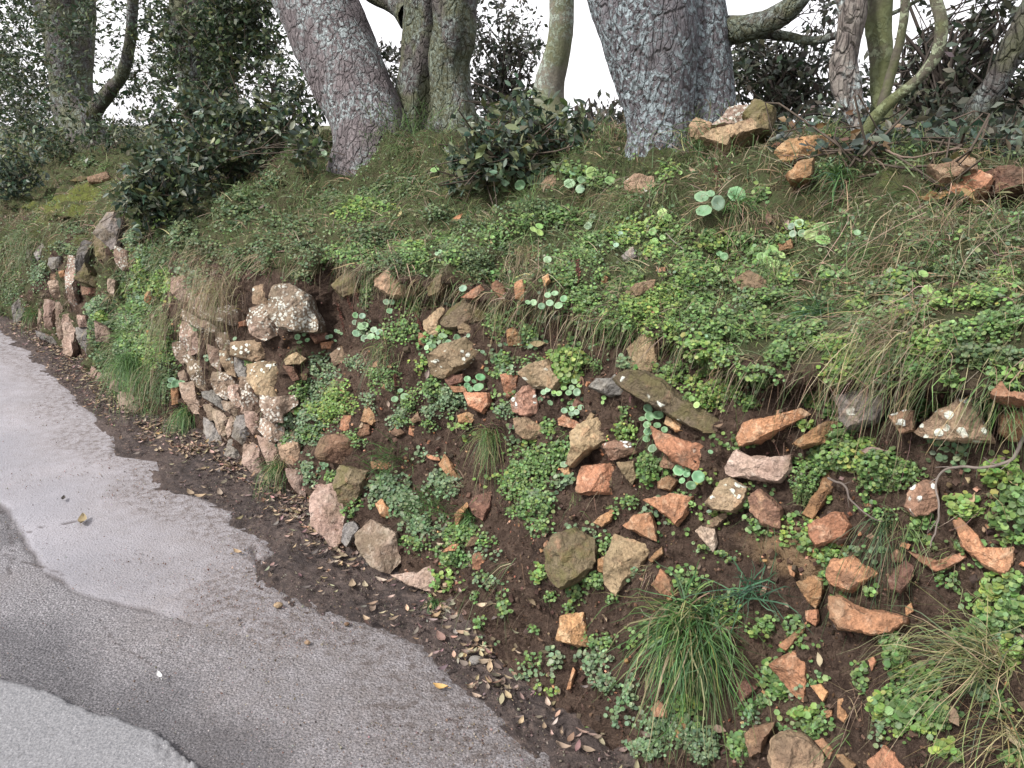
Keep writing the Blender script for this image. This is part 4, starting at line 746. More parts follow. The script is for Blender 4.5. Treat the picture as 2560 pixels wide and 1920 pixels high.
p7d = path3([(1958, -40, 10), (1950, 60, 9), (1925, 160, 10), (1905, 230, 11)], 2.8)
p7c = upx(p7c, 1.2, .3); p7d = upx(p7d, 1.4, .3)
T7 = tree('gnarled_tree', 'gnarled pale stem twined with mossy green stems, near the right edge', 'tree', [('trunk', p7, B_pale, {'k': 80, 'sides': 30, 'flute': .08, 'fine': .02}), ('trunk', p7b, B_moss, {'k': 70, 'sides': 26, 'flute': .12}), ('limb', p7c, B_moss, {'k': 60, 'sides': 14}), ('limb', p7d, B_moss, {'k': 50, 'sides': 12})], p7[0, :3], seed=7, count=1800)
p8 = dn(upx(path3([(2225, 20, 22), (2190, 100, 24), (2150, 180, 24), (2110, 240, 28), (2085, 330, 34)], 3.6)))
T8 = tree('slanting_tree', 'thin dark tree slanting up to the right, at the right edge', 'tree', [('trunk', p8, B_dark, {'k': 50, 'sides': 20})], p8[0, :3], seed=8, count=1500)
# leaves that grow on or round those trees, as crowns seen in the frame
def crown(T, ells, n, thick, size, cols, dens=1., name='foliage', quad=True, mat=None):
    a, tw = Acc(), Acc()
    for e in ells: px_clump(a, e, n+(e[5] if len(e) > 5 else 0), thick, size, cols, dens, twigs=tw, quad=quad)
    a.obj(name, mat or M_gloss, T); tag(tw.obj('twigs', M_twig, T), kind='stuff')
crown(T1, [(45, 80, 80, 130, 1500), (150, 60, 60, 70, 300, -.35), (130, 170, 30, 60, 60, -.35), (60, 250, 80, 90, 1000), (110, 10, 120, 40, 500), (15, 180, 50, 100, 700), (225, 40, 40, 60, 160), (270, 190, 40, 110, 220, .3), (330, 60, 45, 90, 380, .3), (320, 220, 50, 100, 420, .3), (100, 120, 110, 140, 1300), (160, 230, 70, 70, 260, -.35), (120, 320, 60, 30, 300, -.3), (240, 300, 60, 30, 260, -.3)], 3.0, .25, .058, DG, 1.5)
crown(T2, [(420, 90, 75, 130, 1500), (500, 60, 80, 100, 1500), (470, 210, 75, 80, 1000), (530, 10, 90, 40, 600), (600, 120, 50, 60, 120), (370, 140, 40, 110, 450), (540, 90, 70, 90, 500)], 3.15, .22, .055, DG, 1.6)
def bgtree(name, label, foot, ells, n, size=.055, cols=DKL, cat='tree', stems=5, dens=1.7):
    b, _ = at_n('F', foot[0], foot[1], n); b = b-np.array([0, 0, .5]); T = thing(name, label, cat, b, 'leafy trees beyond the crest'); tw = Acc(); a = Acc(); tr = Acc()
    for e in ells: px_clump(a, e, n+(e[5] if len(e) > 5 else 0), .35, size, cols, dens, twigs=tw, quad=True)
    tube(tr, curve_pts(np.stack([b, b+(at_n('F', ells[0][0], ells[0][1], n)[0]-b)*.5+np.array([.05, 0, .1]), at_n('F', ells[0][0], ells[0][1], n)[0]]), 12), np.linspace(.07, .03, 12), 8, (.06, .05, .045))
    c0 = at_n('F', ells[0][0], ells[0][1], n)[0]
    for e in ells:
        for k in range(stems):
            q = at_n('F', e[0]+RNG.uniform(-.8, .8)*e[2], e[1]+RNG.uniform(-.8, .8)*e[3], n)[0]; s0 = b+(c0-b)*RNG.uniform(.5, 1.); tube(tw, curve_pts(np.stack([s0, (s0+q)/2+RNG.normal(0, .12, 3), q]), 7), np.linspace(.011, .002, 7), 5, (.06, .05, .045))
    tr.obj('trunk', M_twig, T); tw.obj('branches', M_twig, T); a.obj('crown', M_gloss, T); return T
bgtree('leafy_tree', 'dark leafy tree beyond the crest, between the fluted tree and the slender one', (1070, 330), [(1085, 130, 62, 85, 820), (1060, 210, 55, 45, 420), (1030, 60, 20, 40, 110), (1140, 90, 35, 40, 130), (1120, 230, 60, 40, 300), (1085, 20, 60, 25, 70)], 5.0)
bgtree('leafy_tree', 'dark leafy tree beyond the crest, right of the largest tree under its limb', (1680, 330), [(1660, 160, 95, 75, 1050), (1740, 150, 70, 70, 420), (1600, 130, 40, 60, 300), (1770, 40, 50, 50, 160), (1720, 230, 90, 40, 260), (1830, 200, 50, 60, 160)], 4.6, dens=1.15, stems=9)
bgtree('thorny_tree', 'sparse twiggy leafy tree beyond the crest, filling the sky at the right edge', (2080, 330), [(2050, 190, 90, 90, 420), (2140, 120, 80, 110, 420), (1990, 90, 60, 70, 120), (2080, 250, 140, 50, 900), (2200, 230, 60, 90, 500), (2130, 20, 60, 40, 130), (1960, 250, 50, 60, 360)], 4.2, stems=24, dens=1.1)
bgtree('leafy_tree', 'pale grey-green leafy tree beyond the crest, seen between the ivy tree and the leaning one', (580, 330), [(590, 180, 75, 70, 650), (560, 100, 50, 40, 150), (640, 220, 50, 60, 400), (330, 180, 60, 90, 350), (250, 90, 60, 80, 160)], 5.2, cols=[(.06, .08, .035), (.05, .07, .04), (.08, .09, .05)])
bgtree('low_hedge', 'low dark scrub at the skyline between the thick leaning tree and the largest tree', (1250, 330), [(1300, 275, 70, 24, 560), (1250, 300, 60, 30, 500), (850, 130, 25, 30, 90), (840, 190, 30, 30, 120), (1080, 285, 90, 26, 600), (860, 270, 60, 30, 260)], 4.0, cat='hedge')
bgtree('low_hedge', 'low dark scrub at the skyline right of the largest tree', (1800, 330), [(1660, 290, 70, 22, 380), (1800, 280, 60, 40, 420), (1950, 310, 90, 40, 900), (2120, 330, 110, 45, 1300), (2220, 300, 60, 50, 500)], 3.7, cat='hedge', dens=.8)
bgtree('low_hedge', 'low dark hedge filling the background at the left edge', (200, 330), [(20, 230, 120, 110, 2400), (150, 290, 130, 50, 1400), (300, 300, 90, 45, 700), (-80, 150, 120, 160, 1500)], 4.4, cat='hedge')
# ------------------------------------------------------------------ shrubs on the bank
def shrub(name, label, root, ells, size, cols, cat='shrub', dens=1., off=.08, thick=.14, mat=None, group=None):
    h, N = bcast('F', *root)
    if h is None: h = at_n('F', root[0], root[1], 3.)[0]
    T = thing(name, label, cat, h, group); a, tw = Acc(), Acc()
    for e in ells:
        b, _ = bcast('F', e[0], min(e[1]+e[3], 1600)) if e[1]+e[3] > 305 else (None, None)
        n = (sn(b)[1] if b is not None else sn(h)[1]) if len(e) < 6 else e[5]
        c, t = at_n('F', e[0], e[1], n-off); rx, rz = e[2]*t/1736, e[3]*t/1736
        clump(a, c, (rx, max(thick, rx*.5), rz), int(e[4]*dens), size, cols, twigs=tw, root=h)
    a.obj('leaves', mat or M_gloss, T); tw.obj('stems', M_twig, T); return T
BLU = [(.055, .088, .062), (.04, .07, .05), (.075, .105, .07), (.035, .06, .04), (.10, .12, .05), (.13, .15, .09)]
MIXG = [(.045, .062, .028), (.035, .05, .025), (.06, .075, .03), (.09, .10, .035), (.10, .07, .045)]
shrub('evergreen_shrub', 'large dark evergreen shrub tumbling down the bank, left of the thick leaning tree', (400, 400), [(440, 270, 120, 70, 1500), (350, 400, 62, 70, 1100), (420, 350, 90, 50, 900), (550, 270, 90, 70, 900), (630, 260, 60, 60, 500), (300, 430, 40, 40, 350), (500, 340, 70, 40, 500), (660, 320, 40, 30, 160), (340, 450, 35, 30, 300)], .055, BLU+MIXG[:3])
shrub('evergreen_shrub', 'dark blue-green bush at the left edge, on the far end of the bank', (40, 400), [(30, 360, 60, 60, 1000), (90, 290, 60, 40, 500), (0, 400, 40, 30, 400)], .05, BLU)
shrub('evergreen_shrub', 'leafy shoot clump on the crest with grey-green leaves, below the slender tree', (1080, 360), [(1080, 300, 80, 42, 300), (1130, 250, 55, 60, 160), (1040, 340, 60, 40, 300), (1170, 300, 70, 30, 260), (1000, 380, 30, 35, 90), (1090, 360, 60, 35, 220), (1230, 290, 50, 25, 150)], .052, BLU+[(.09, .11, .06)], off=.05)
shrub('oak_seedling', 'small green leafy sprig in the grass at the foot of the fluted tree', (1090, 255), [(1090, 245, 24, 24, 40, 2.9)], .06, MIXG)
shrub('browned_shrub', 'low twiggy shrub with large brown-edged leaves, under the gnarled tree', (1870, 360), [(1850, 300, 70, 50, 130), (1900, 340, 60, 35, 90), (1790, 340, 60, 30, 70), (1700, 300, 60, 50, 90)], .045, [(.05, .07, .05), (.04, .06, .055), (.16, .10, .06), (.07, .08, .05)], off=-.12, dens=.8)
shrub('browned_shrub', 'sparse spray of yellowing leaves on the turf at the right, before the crest stones', (2070, 400), [(2060, 400, 60, 30, 50)], .05, [(.14, .13, .05), (.06, .08, .04), (.2, .13, .06)], off=.1)
shrub('bramble', 'tangle of dark brambles on the crest near the right edge', (2050, 350), [(2060, 320, 120, 45, 700), (2180, 330, 60, 50, 420), (1960, 340, 70, 30, 220)], .045, DKL+BLU[:2], off=-.2, dens=.6)
# twigs and dry stems of the thicket
def twig_thing(name, label, crop, pts, r0, r1, col, cat='twig', off=.03, side=3, group=None, curved=True):
    P = []
    for x, y in pts:
        h, N = bcast(crop, x, y)
        if h is None: h = at_n(crop, x, y, 2.95)[0]
        P.append(h+norm(CAMP-h)*off)
    C = curve_pts(np.array(P), 8*len(P)) if curved else np.array(P); C = C+np.stack([fbm(C, 30, 2, 3), fbm(C, 30, 2, 4), fbm(C, 30, 2, 5)], -1)*.0025
    a = Acc(); tube(a, C, np.linspace(r0, r1, len(C)), 6, col)
    for k in range(side):
        i = RNG.integers(len(C)//5, len(C)-2); p = wander(C[i], C[min(i+1, len(C)-1)]-C[i]+RNG.normal(0, .004, 3), RNG.uniform(.02, .06), 4, .3); tube(a, p, np.linspace(r1*1.0, r1*.4, len(p)), 4, col)
    o = a.obj(name, M_twig, None, origin=P[0]); return tag(o, label, cat, group)
GT = (.16, .135, .12)
twig_thing('twig', 'long grey twig bending from the right edge down past the white-crusted orange stone', 'G', [(2240, 960), (2190, 1080), (2130, 1150), (2010, 1188), (1830, 1190), (1755, 1252), (1772, 1400), (1730, 1600)], .0042, .0016, GT, off=.07, side=5)
twig_thing('twig', 'dark arching twig from the bone-shaped stone into the hanging blades', 'G', [(1190, 1240), (1280, 1290), (1310, 1360), (1400, 1440), (1470, 1470)], .003, .0012, (.12, .10, .09), off=.05)
twig_thing('twig', 'thin straight twig across the dark soil below the upper pennyworts', 'C', [(230, 1290), (330, 1380), (430, 1420), (520, 1480)], .0022, .001, GT, off=.03)
twig_thing('twig', 'thin upright dry stem in front of the brown-topped stone under the overhang', 'E', [(190, 0), (235, 150), (270, 280), (300, 360)], .0018, .001, (.28, .2, .15), off=.06, side=0)
twig_thing('twig', 'slanting dry stem ending in a green rosette, left of the olive mossy boulder', 'E', [(325, 160), (360, 300), (405, 465)], .002, .0012, (.30, .22, .16), off=.06, side=0)
twig_thing('twig', 'pale bare twig lying level before the foot of the thick leaning tree', 'A', [(1720, 740), (1800, 780), (1950, 785), (2070, 780)], .005, .002, (.28, .25, .22), off=.06)
twig_thing('twig', 'thin brown stem stretching left from the browned shrub on the crest', 'C', [(1330, 750), (1180, 770), (1050, 775), (860, 785)], .003, .001, (.14, .09, .07), off=.12)
twig_thing('twig', 'second thin brown stem just below the other, left of the browned shrub', 'C', [(1300, 820), (1180, 840), (1050, 860), (860, 862)], .0025, .001, (.14, .09, .07), off=.12)
twig_thing('twig', 'brown branch running right from the browned shrub towards the bramble', 'C', [(1330, 740), (1450, 830), (1560, 870), (1700, 850), (1860, 820)], .004, .0015, (.15, .11, .09), off=.12)
twig_thing('twig', 'small crooked twig beside the small orange stone in dark soil', 'E', [(2115, 180), (2140, 230), (2190, 250)], .0018, .001, GT, off=.02, side=1)
# ------------------------------------------------------------------ creeping small-leaved plants
DSC = np.array([[math.cos(a)*1.0+.05*math.cos(2*a), math.sin(a), .18] for a in np.linspace(0, 2*np.pi, 7)[:-1]]+[[0, 0, 0]]); DSF = [np.array([[i, (i+1) % 6, 6] for i in range(6)])]
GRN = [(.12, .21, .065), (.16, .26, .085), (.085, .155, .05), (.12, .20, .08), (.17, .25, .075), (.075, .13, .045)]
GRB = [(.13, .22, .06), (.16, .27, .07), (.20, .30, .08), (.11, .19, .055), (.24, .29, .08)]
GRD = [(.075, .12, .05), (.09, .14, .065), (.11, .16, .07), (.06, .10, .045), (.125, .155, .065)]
GRP = [(.15, .22, .12), (.12, .19, .10), (.19, .26, .14), (.10, .15, .08)]
def creeper(crop, cx, cy, rx, ry, count, rpx, cols, acc, height=1.0, stems=None, edge=1.0):
    """mound of round leaves; count leaves, radius rpx in crop px"""
    k = CROPS[crop][2]/2212*.4; n = int(count)
    g = RNG.normal(0, .5, (n, 2)); g = g[(g**2).sum(1) < 1.25]; ph = RNG.uniform(0, 100)
    u0, v0 = P1(crop, cx, cy); P3 = np.concatenate([g, np.full((len(g), 1), ph)], 1)
    g = g*(1+.35*fbm(P3, 2.2, 3, 5)[:, None]); keep = fbm(P3+7, 3.5, 2, 6) > -.45; g = g[keep]
    us, vs_ = u0+g[:, 0]*rx*k, v0+g[:, 1]*ry*k; pos, Z, S = [], [], []
    for a, b, rr in zip(us, vs_, (g**2).sum(1)):
        h, N = cast(a, b)
        if h is None: continue
        D = norm(CAMP-h); dist = np.linalg.norm(CAMP-h)
        r = rpx*k/FOC*dist*(.5+.85*RNG.beta(2, 2.4)); up = (max(0, 1-rr)*1.8+.4)*RNG.uniform(.1, 1)*height*.014+.003
        pos.append(h+norm(N*.6+D*.6+np.array([0, 0, .25]))*up); Z.append(norm(N*.35+D*.45+np.array([0, 0, .75])+RNG.normal(0, .33, 3))); S.append(r)
    if not pos: return
    pos = np.array(pos); stamp(acc, DSC, DSF, pos, frames(np.array(Z), RNG.uniform(0, 6.28, len(pos))), np.array(S), pick(cols, len(pos), .2))
    if stems is not None:
        for i in RNG.choice(len(pos), max(1, len(pos)//7)): 
            q = pos[i]; p = np.stack([q+RNG.normal(0, .012, 3)-np.array([0, 0, .008]), q+RNG.normal(0, .004, 3), q]); tube(stems, p, .0006, 3, (.10, .13, .05))
CA, CS = Acc(), Acc()
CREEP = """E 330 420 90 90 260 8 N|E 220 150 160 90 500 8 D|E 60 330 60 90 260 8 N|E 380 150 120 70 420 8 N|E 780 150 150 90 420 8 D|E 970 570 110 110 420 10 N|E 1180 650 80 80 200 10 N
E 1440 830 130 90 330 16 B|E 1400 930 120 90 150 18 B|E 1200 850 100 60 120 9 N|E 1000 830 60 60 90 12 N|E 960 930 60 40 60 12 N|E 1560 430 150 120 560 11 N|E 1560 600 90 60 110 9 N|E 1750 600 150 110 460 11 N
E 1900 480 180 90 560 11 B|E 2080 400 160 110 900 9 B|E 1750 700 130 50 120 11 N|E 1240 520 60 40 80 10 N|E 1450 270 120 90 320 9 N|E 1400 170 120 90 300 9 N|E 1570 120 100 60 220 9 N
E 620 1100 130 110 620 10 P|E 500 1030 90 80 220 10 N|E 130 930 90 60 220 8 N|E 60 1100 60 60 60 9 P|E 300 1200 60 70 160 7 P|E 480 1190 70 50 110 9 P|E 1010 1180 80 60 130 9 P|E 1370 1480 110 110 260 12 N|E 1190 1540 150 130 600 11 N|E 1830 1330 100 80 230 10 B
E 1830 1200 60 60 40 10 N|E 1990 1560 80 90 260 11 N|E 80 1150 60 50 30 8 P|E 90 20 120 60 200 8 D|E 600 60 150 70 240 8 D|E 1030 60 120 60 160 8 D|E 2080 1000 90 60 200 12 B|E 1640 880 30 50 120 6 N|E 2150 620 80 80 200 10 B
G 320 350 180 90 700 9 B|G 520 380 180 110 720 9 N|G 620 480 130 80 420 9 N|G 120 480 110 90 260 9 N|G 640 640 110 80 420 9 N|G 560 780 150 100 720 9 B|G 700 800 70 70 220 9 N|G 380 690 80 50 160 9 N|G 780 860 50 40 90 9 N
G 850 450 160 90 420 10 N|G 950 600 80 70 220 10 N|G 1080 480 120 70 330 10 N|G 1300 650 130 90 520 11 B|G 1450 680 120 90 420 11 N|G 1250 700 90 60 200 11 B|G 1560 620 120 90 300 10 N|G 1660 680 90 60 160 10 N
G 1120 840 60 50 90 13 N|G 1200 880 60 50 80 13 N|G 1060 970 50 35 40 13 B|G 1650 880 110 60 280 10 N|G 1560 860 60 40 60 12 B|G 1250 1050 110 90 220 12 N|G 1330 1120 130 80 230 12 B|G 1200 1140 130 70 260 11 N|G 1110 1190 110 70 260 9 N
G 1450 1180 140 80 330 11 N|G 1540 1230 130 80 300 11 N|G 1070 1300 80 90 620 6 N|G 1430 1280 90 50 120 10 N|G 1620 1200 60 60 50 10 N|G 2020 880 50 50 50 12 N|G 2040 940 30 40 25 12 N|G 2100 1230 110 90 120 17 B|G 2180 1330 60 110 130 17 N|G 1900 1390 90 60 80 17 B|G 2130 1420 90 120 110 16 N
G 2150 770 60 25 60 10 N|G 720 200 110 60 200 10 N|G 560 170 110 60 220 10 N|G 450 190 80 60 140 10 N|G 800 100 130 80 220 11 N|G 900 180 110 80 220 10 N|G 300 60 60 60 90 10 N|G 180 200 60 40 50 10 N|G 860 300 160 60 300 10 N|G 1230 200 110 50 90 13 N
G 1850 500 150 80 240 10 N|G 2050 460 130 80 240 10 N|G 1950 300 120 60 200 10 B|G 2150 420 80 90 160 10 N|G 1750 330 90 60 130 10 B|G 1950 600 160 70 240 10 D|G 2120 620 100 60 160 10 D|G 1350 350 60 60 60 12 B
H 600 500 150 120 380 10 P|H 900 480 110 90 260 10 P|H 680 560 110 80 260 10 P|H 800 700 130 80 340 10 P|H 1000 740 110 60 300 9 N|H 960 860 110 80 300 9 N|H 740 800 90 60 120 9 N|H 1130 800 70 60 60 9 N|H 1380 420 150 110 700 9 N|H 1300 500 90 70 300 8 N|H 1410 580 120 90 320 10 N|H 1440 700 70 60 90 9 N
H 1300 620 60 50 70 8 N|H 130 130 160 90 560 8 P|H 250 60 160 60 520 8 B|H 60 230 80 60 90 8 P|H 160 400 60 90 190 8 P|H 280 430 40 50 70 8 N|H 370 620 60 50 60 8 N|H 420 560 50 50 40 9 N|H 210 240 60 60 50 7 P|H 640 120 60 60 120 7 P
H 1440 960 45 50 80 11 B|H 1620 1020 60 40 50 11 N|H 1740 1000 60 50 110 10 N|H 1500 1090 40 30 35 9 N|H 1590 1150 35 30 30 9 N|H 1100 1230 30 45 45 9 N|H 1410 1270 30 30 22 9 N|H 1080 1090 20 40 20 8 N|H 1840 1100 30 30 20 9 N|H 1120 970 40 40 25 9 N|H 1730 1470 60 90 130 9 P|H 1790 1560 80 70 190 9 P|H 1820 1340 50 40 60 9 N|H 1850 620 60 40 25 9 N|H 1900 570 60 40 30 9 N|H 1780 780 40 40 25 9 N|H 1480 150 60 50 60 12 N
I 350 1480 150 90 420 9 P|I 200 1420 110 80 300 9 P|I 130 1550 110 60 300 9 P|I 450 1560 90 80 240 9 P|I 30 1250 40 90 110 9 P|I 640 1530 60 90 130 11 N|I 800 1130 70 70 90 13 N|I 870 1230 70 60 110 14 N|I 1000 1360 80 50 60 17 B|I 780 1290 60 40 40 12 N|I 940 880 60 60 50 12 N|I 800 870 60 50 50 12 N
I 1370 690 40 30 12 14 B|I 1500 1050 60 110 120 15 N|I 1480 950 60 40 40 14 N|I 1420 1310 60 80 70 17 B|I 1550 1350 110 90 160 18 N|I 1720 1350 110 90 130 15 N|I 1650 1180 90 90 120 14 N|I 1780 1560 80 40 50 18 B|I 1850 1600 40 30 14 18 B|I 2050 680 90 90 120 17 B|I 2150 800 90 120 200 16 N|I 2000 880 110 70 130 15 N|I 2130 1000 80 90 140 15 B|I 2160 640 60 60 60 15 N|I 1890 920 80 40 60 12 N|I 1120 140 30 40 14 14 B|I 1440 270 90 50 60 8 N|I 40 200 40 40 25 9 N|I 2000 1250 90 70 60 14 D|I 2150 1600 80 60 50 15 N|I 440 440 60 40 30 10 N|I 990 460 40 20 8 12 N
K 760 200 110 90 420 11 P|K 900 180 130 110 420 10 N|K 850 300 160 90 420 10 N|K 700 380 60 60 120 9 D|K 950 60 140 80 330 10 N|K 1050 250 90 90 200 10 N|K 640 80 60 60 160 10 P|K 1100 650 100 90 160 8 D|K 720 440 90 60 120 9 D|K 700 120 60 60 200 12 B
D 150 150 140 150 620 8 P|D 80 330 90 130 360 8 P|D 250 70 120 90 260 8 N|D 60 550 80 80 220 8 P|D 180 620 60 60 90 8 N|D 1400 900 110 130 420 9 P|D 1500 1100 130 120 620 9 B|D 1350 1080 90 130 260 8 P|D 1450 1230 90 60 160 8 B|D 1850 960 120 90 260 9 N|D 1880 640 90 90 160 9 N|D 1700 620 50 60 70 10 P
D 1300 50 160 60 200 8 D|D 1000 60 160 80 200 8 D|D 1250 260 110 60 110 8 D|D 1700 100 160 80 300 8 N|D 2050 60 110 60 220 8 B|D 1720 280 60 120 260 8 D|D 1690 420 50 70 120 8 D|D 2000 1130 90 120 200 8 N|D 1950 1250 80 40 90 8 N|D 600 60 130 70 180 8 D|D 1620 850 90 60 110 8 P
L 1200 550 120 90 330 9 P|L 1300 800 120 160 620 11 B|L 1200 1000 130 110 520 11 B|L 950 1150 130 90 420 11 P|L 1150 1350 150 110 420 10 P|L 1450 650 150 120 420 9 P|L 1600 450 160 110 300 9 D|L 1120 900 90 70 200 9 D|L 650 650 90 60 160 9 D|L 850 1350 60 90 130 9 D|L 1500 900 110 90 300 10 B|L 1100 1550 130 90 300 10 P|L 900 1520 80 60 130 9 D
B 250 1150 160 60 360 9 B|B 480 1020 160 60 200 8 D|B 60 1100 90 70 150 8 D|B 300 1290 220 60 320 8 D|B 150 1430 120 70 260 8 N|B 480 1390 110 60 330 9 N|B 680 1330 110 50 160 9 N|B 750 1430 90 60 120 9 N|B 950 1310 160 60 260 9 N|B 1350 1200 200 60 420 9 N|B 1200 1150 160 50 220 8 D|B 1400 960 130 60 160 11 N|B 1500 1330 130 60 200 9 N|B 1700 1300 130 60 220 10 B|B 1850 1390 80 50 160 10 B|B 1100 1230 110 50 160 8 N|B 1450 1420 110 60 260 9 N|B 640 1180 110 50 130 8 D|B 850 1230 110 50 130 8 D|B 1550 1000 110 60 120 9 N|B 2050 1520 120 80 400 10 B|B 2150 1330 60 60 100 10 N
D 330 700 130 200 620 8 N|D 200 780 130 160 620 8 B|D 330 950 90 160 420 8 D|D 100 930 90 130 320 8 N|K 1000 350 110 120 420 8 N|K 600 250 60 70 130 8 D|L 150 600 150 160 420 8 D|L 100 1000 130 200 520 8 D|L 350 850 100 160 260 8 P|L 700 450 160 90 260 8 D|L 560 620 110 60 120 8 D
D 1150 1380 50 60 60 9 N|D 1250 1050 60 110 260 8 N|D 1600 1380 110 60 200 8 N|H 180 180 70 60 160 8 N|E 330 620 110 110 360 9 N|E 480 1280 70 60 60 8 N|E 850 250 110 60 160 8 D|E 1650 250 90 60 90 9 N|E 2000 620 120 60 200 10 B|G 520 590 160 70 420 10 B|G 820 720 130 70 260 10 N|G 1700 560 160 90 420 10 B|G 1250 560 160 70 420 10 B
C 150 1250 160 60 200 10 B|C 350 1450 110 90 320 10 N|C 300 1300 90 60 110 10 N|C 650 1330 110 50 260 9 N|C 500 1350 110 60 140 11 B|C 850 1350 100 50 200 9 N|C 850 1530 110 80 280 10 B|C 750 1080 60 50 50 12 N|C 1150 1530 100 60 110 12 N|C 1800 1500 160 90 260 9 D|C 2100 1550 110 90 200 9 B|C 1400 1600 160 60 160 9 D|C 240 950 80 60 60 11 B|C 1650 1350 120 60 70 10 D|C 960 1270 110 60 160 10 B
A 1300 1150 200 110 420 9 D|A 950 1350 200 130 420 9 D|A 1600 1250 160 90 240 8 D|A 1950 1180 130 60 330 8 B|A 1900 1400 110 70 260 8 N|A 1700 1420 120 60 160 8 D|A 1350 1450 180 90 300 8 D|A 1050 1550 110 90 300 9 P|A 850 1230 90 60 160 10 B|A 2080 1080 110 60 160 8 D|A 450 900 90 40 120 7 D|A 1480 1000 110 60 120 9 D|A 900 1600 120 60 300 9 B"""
CM = {'N': GRN, 'B': GRB, 'D': GRD, 'P': GRP}
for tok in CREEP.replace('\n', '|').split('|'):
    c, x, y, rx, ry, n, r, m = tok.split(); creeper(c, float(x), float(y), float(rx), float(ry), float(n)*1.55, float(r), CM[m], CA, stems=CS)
for seed_ in range(150):       # small runners between the stones
    u = RNG.uniform(900, 2212); v = RNG.uniform(560, 1600)
    if v > 1.05*(u-900)+1250: continue
    creeper('F', u, v, RNG.uniform(18, 55), RNG.uniform(14, 40), RNG.uniform(18, 90), RNG.uniform(3.2, 4.6)*(1+.35*(u/2212)), [GRN, GRN, GRB, GRP][RNG.integers(0, 4)], CA, height=.8, stems=CS)
tag(CA.obj('creeping_plants', M_small, None), None, None, None, 'stuff'); tag(CS.obj('creeper_stems', M_small, None), kind='stuff')
# ------------------------------------------------------------------ turf: fine grass by surface samples, denser where near
def blades(acc, pos, dirv, L, wd, cols, droop=.6, seg=3, jit=.2):
    droop = np.asarray(droop)*RNG.uniform(.45, 1.6, (len(pos), 1))
    """pos (N,3), dirv start direction (N,3), L length (N), wd width (N)"""
    N = len(pos); d = norm(dirv); side = norm(np.cross(d, RNG.normal(0, 1, (N, 3)))); t = np.linspace(0, 1, seg+1); g = np.zeros((N, 3)); g[:, 2] = -1
    lat = RNG.normal(0, .25, (N, 3)); V = []
    for k, tk in enumerate(t):
        c = pos+d*(L*tk)[:, None]+(g*droop+lat*(1+.8*math.sin(tk*5)))*(L*tk*tk)[:, None]; w = (wd*(1-tk)**.6*.5+.0002)[:, None]; V.append(c-side*w); V.append(c+side*w)
    V = np.stack(V, 1); m = 2*(seg+1); f = np.array([[2*k, 2*k+1, 2*k+3, 2*k+2] for k in range(seg)])
    F = (f[None]+(np.arange(N)*m)[:, None, None]).reshape(-1, 4); acc.add(V.reshape(-1, 3), [F], np.repeat(pick(cols, N, jit), m, 0))
me = BANK.data; vn_ = np.zeros(len(BV)*3, np.float32); me.vertices.foreach_get('normal', vn_); VNRM = vn_.reshape(-1, 3)
VNRM = np.where((VNRM@(-NH)+VNRM[:, 2])[:, None] < 0, -VNRM, VNRM)
def sample_verts(mask, n, power=2.0):
    idx = np.nonzero(mask)[0]; P = BV[idx]; dist = np.linalg.norm(P-CAMP, axis=1)
    # weight by approximate cell size so that the mesh's own density drops out
    ds = np.where(BS[idx] < 0, .083, np.where(BS[idx] < 4.6, .01, np.where(BS[idx] < 9, .022, .144))); dw = np.where(BW[idx] < .6, .007, np.where(BW[idx] < .86, .012, .15))
    w = ds*dw/dist**power; w /= w.sum(); k = RNG.choice(len(idx), n, p=w); i = idx[k]
    return BV[i]+RNG.normal(0, 1, (n, 3))*(ds[k][:, None]*.5)*np.array([1, 1, 0]), VNRM[i], dist[k], i
STRAW = [(.27, .215, .14), (.21, .165, .105), (.33, .27, .18), (.16, .12, .08), (.24, .21, .12)]; GRASSC = [(.085, .13, .05), (.11, .16, .06), (.07, .11, .045), (.14, .17, .075)]
GA = Acc(); turfm = (BW > .575) | ((BS > 3.2) & (BS < 4.4) & (BW > .53)) | ((BS >= 4.4) & (BW > .04) & ~((BS > 5.5) & (BS < 7.4) & (BW < .47)))
P, N, D, I = sample_verts(turfm & (BW < .93), 150000, 1.75)
pn = fbm(P, 2.2, 3, 91); dry = RNG.uniform(0, 1, len(P)) < smooth(pn, -.3, .6)*.6+.15
P = P[:, :]; ok = RNG.uniform(0, 1, len(P)) < smooth(fbm(P, 5, 2, 92), -.7, .1)*.8+.2; P, N, D, dry, I = P[ok], N[ok], D[ok], dry[ok], I[ok]
kk = ~((BS[I] < 1.2) & (BW[I] < .625) & (RNG.uniform(0, 1, len(P)) < .65)); P, N, D, dry, ok = P[kk], N[kk], D[kk], dry[kk], ok
mat_ = norm(RNG.normal(0, 1, (len(P), 3))*.75+N*.55-NH*.35+np.array([0, 0, .0]))
for sel, cols in ((dry, STRAW), (~dry, GRASSC)):
    n = sel.sum(); blades(GA, P[sel]-N[sel]*.004, mat_[sel], RNG.uniform(.04, .14, n), RNG.uniform(.0014, .003, n)*np.clip(D[sel]/2.2, .8, 2.2), cols, .45)
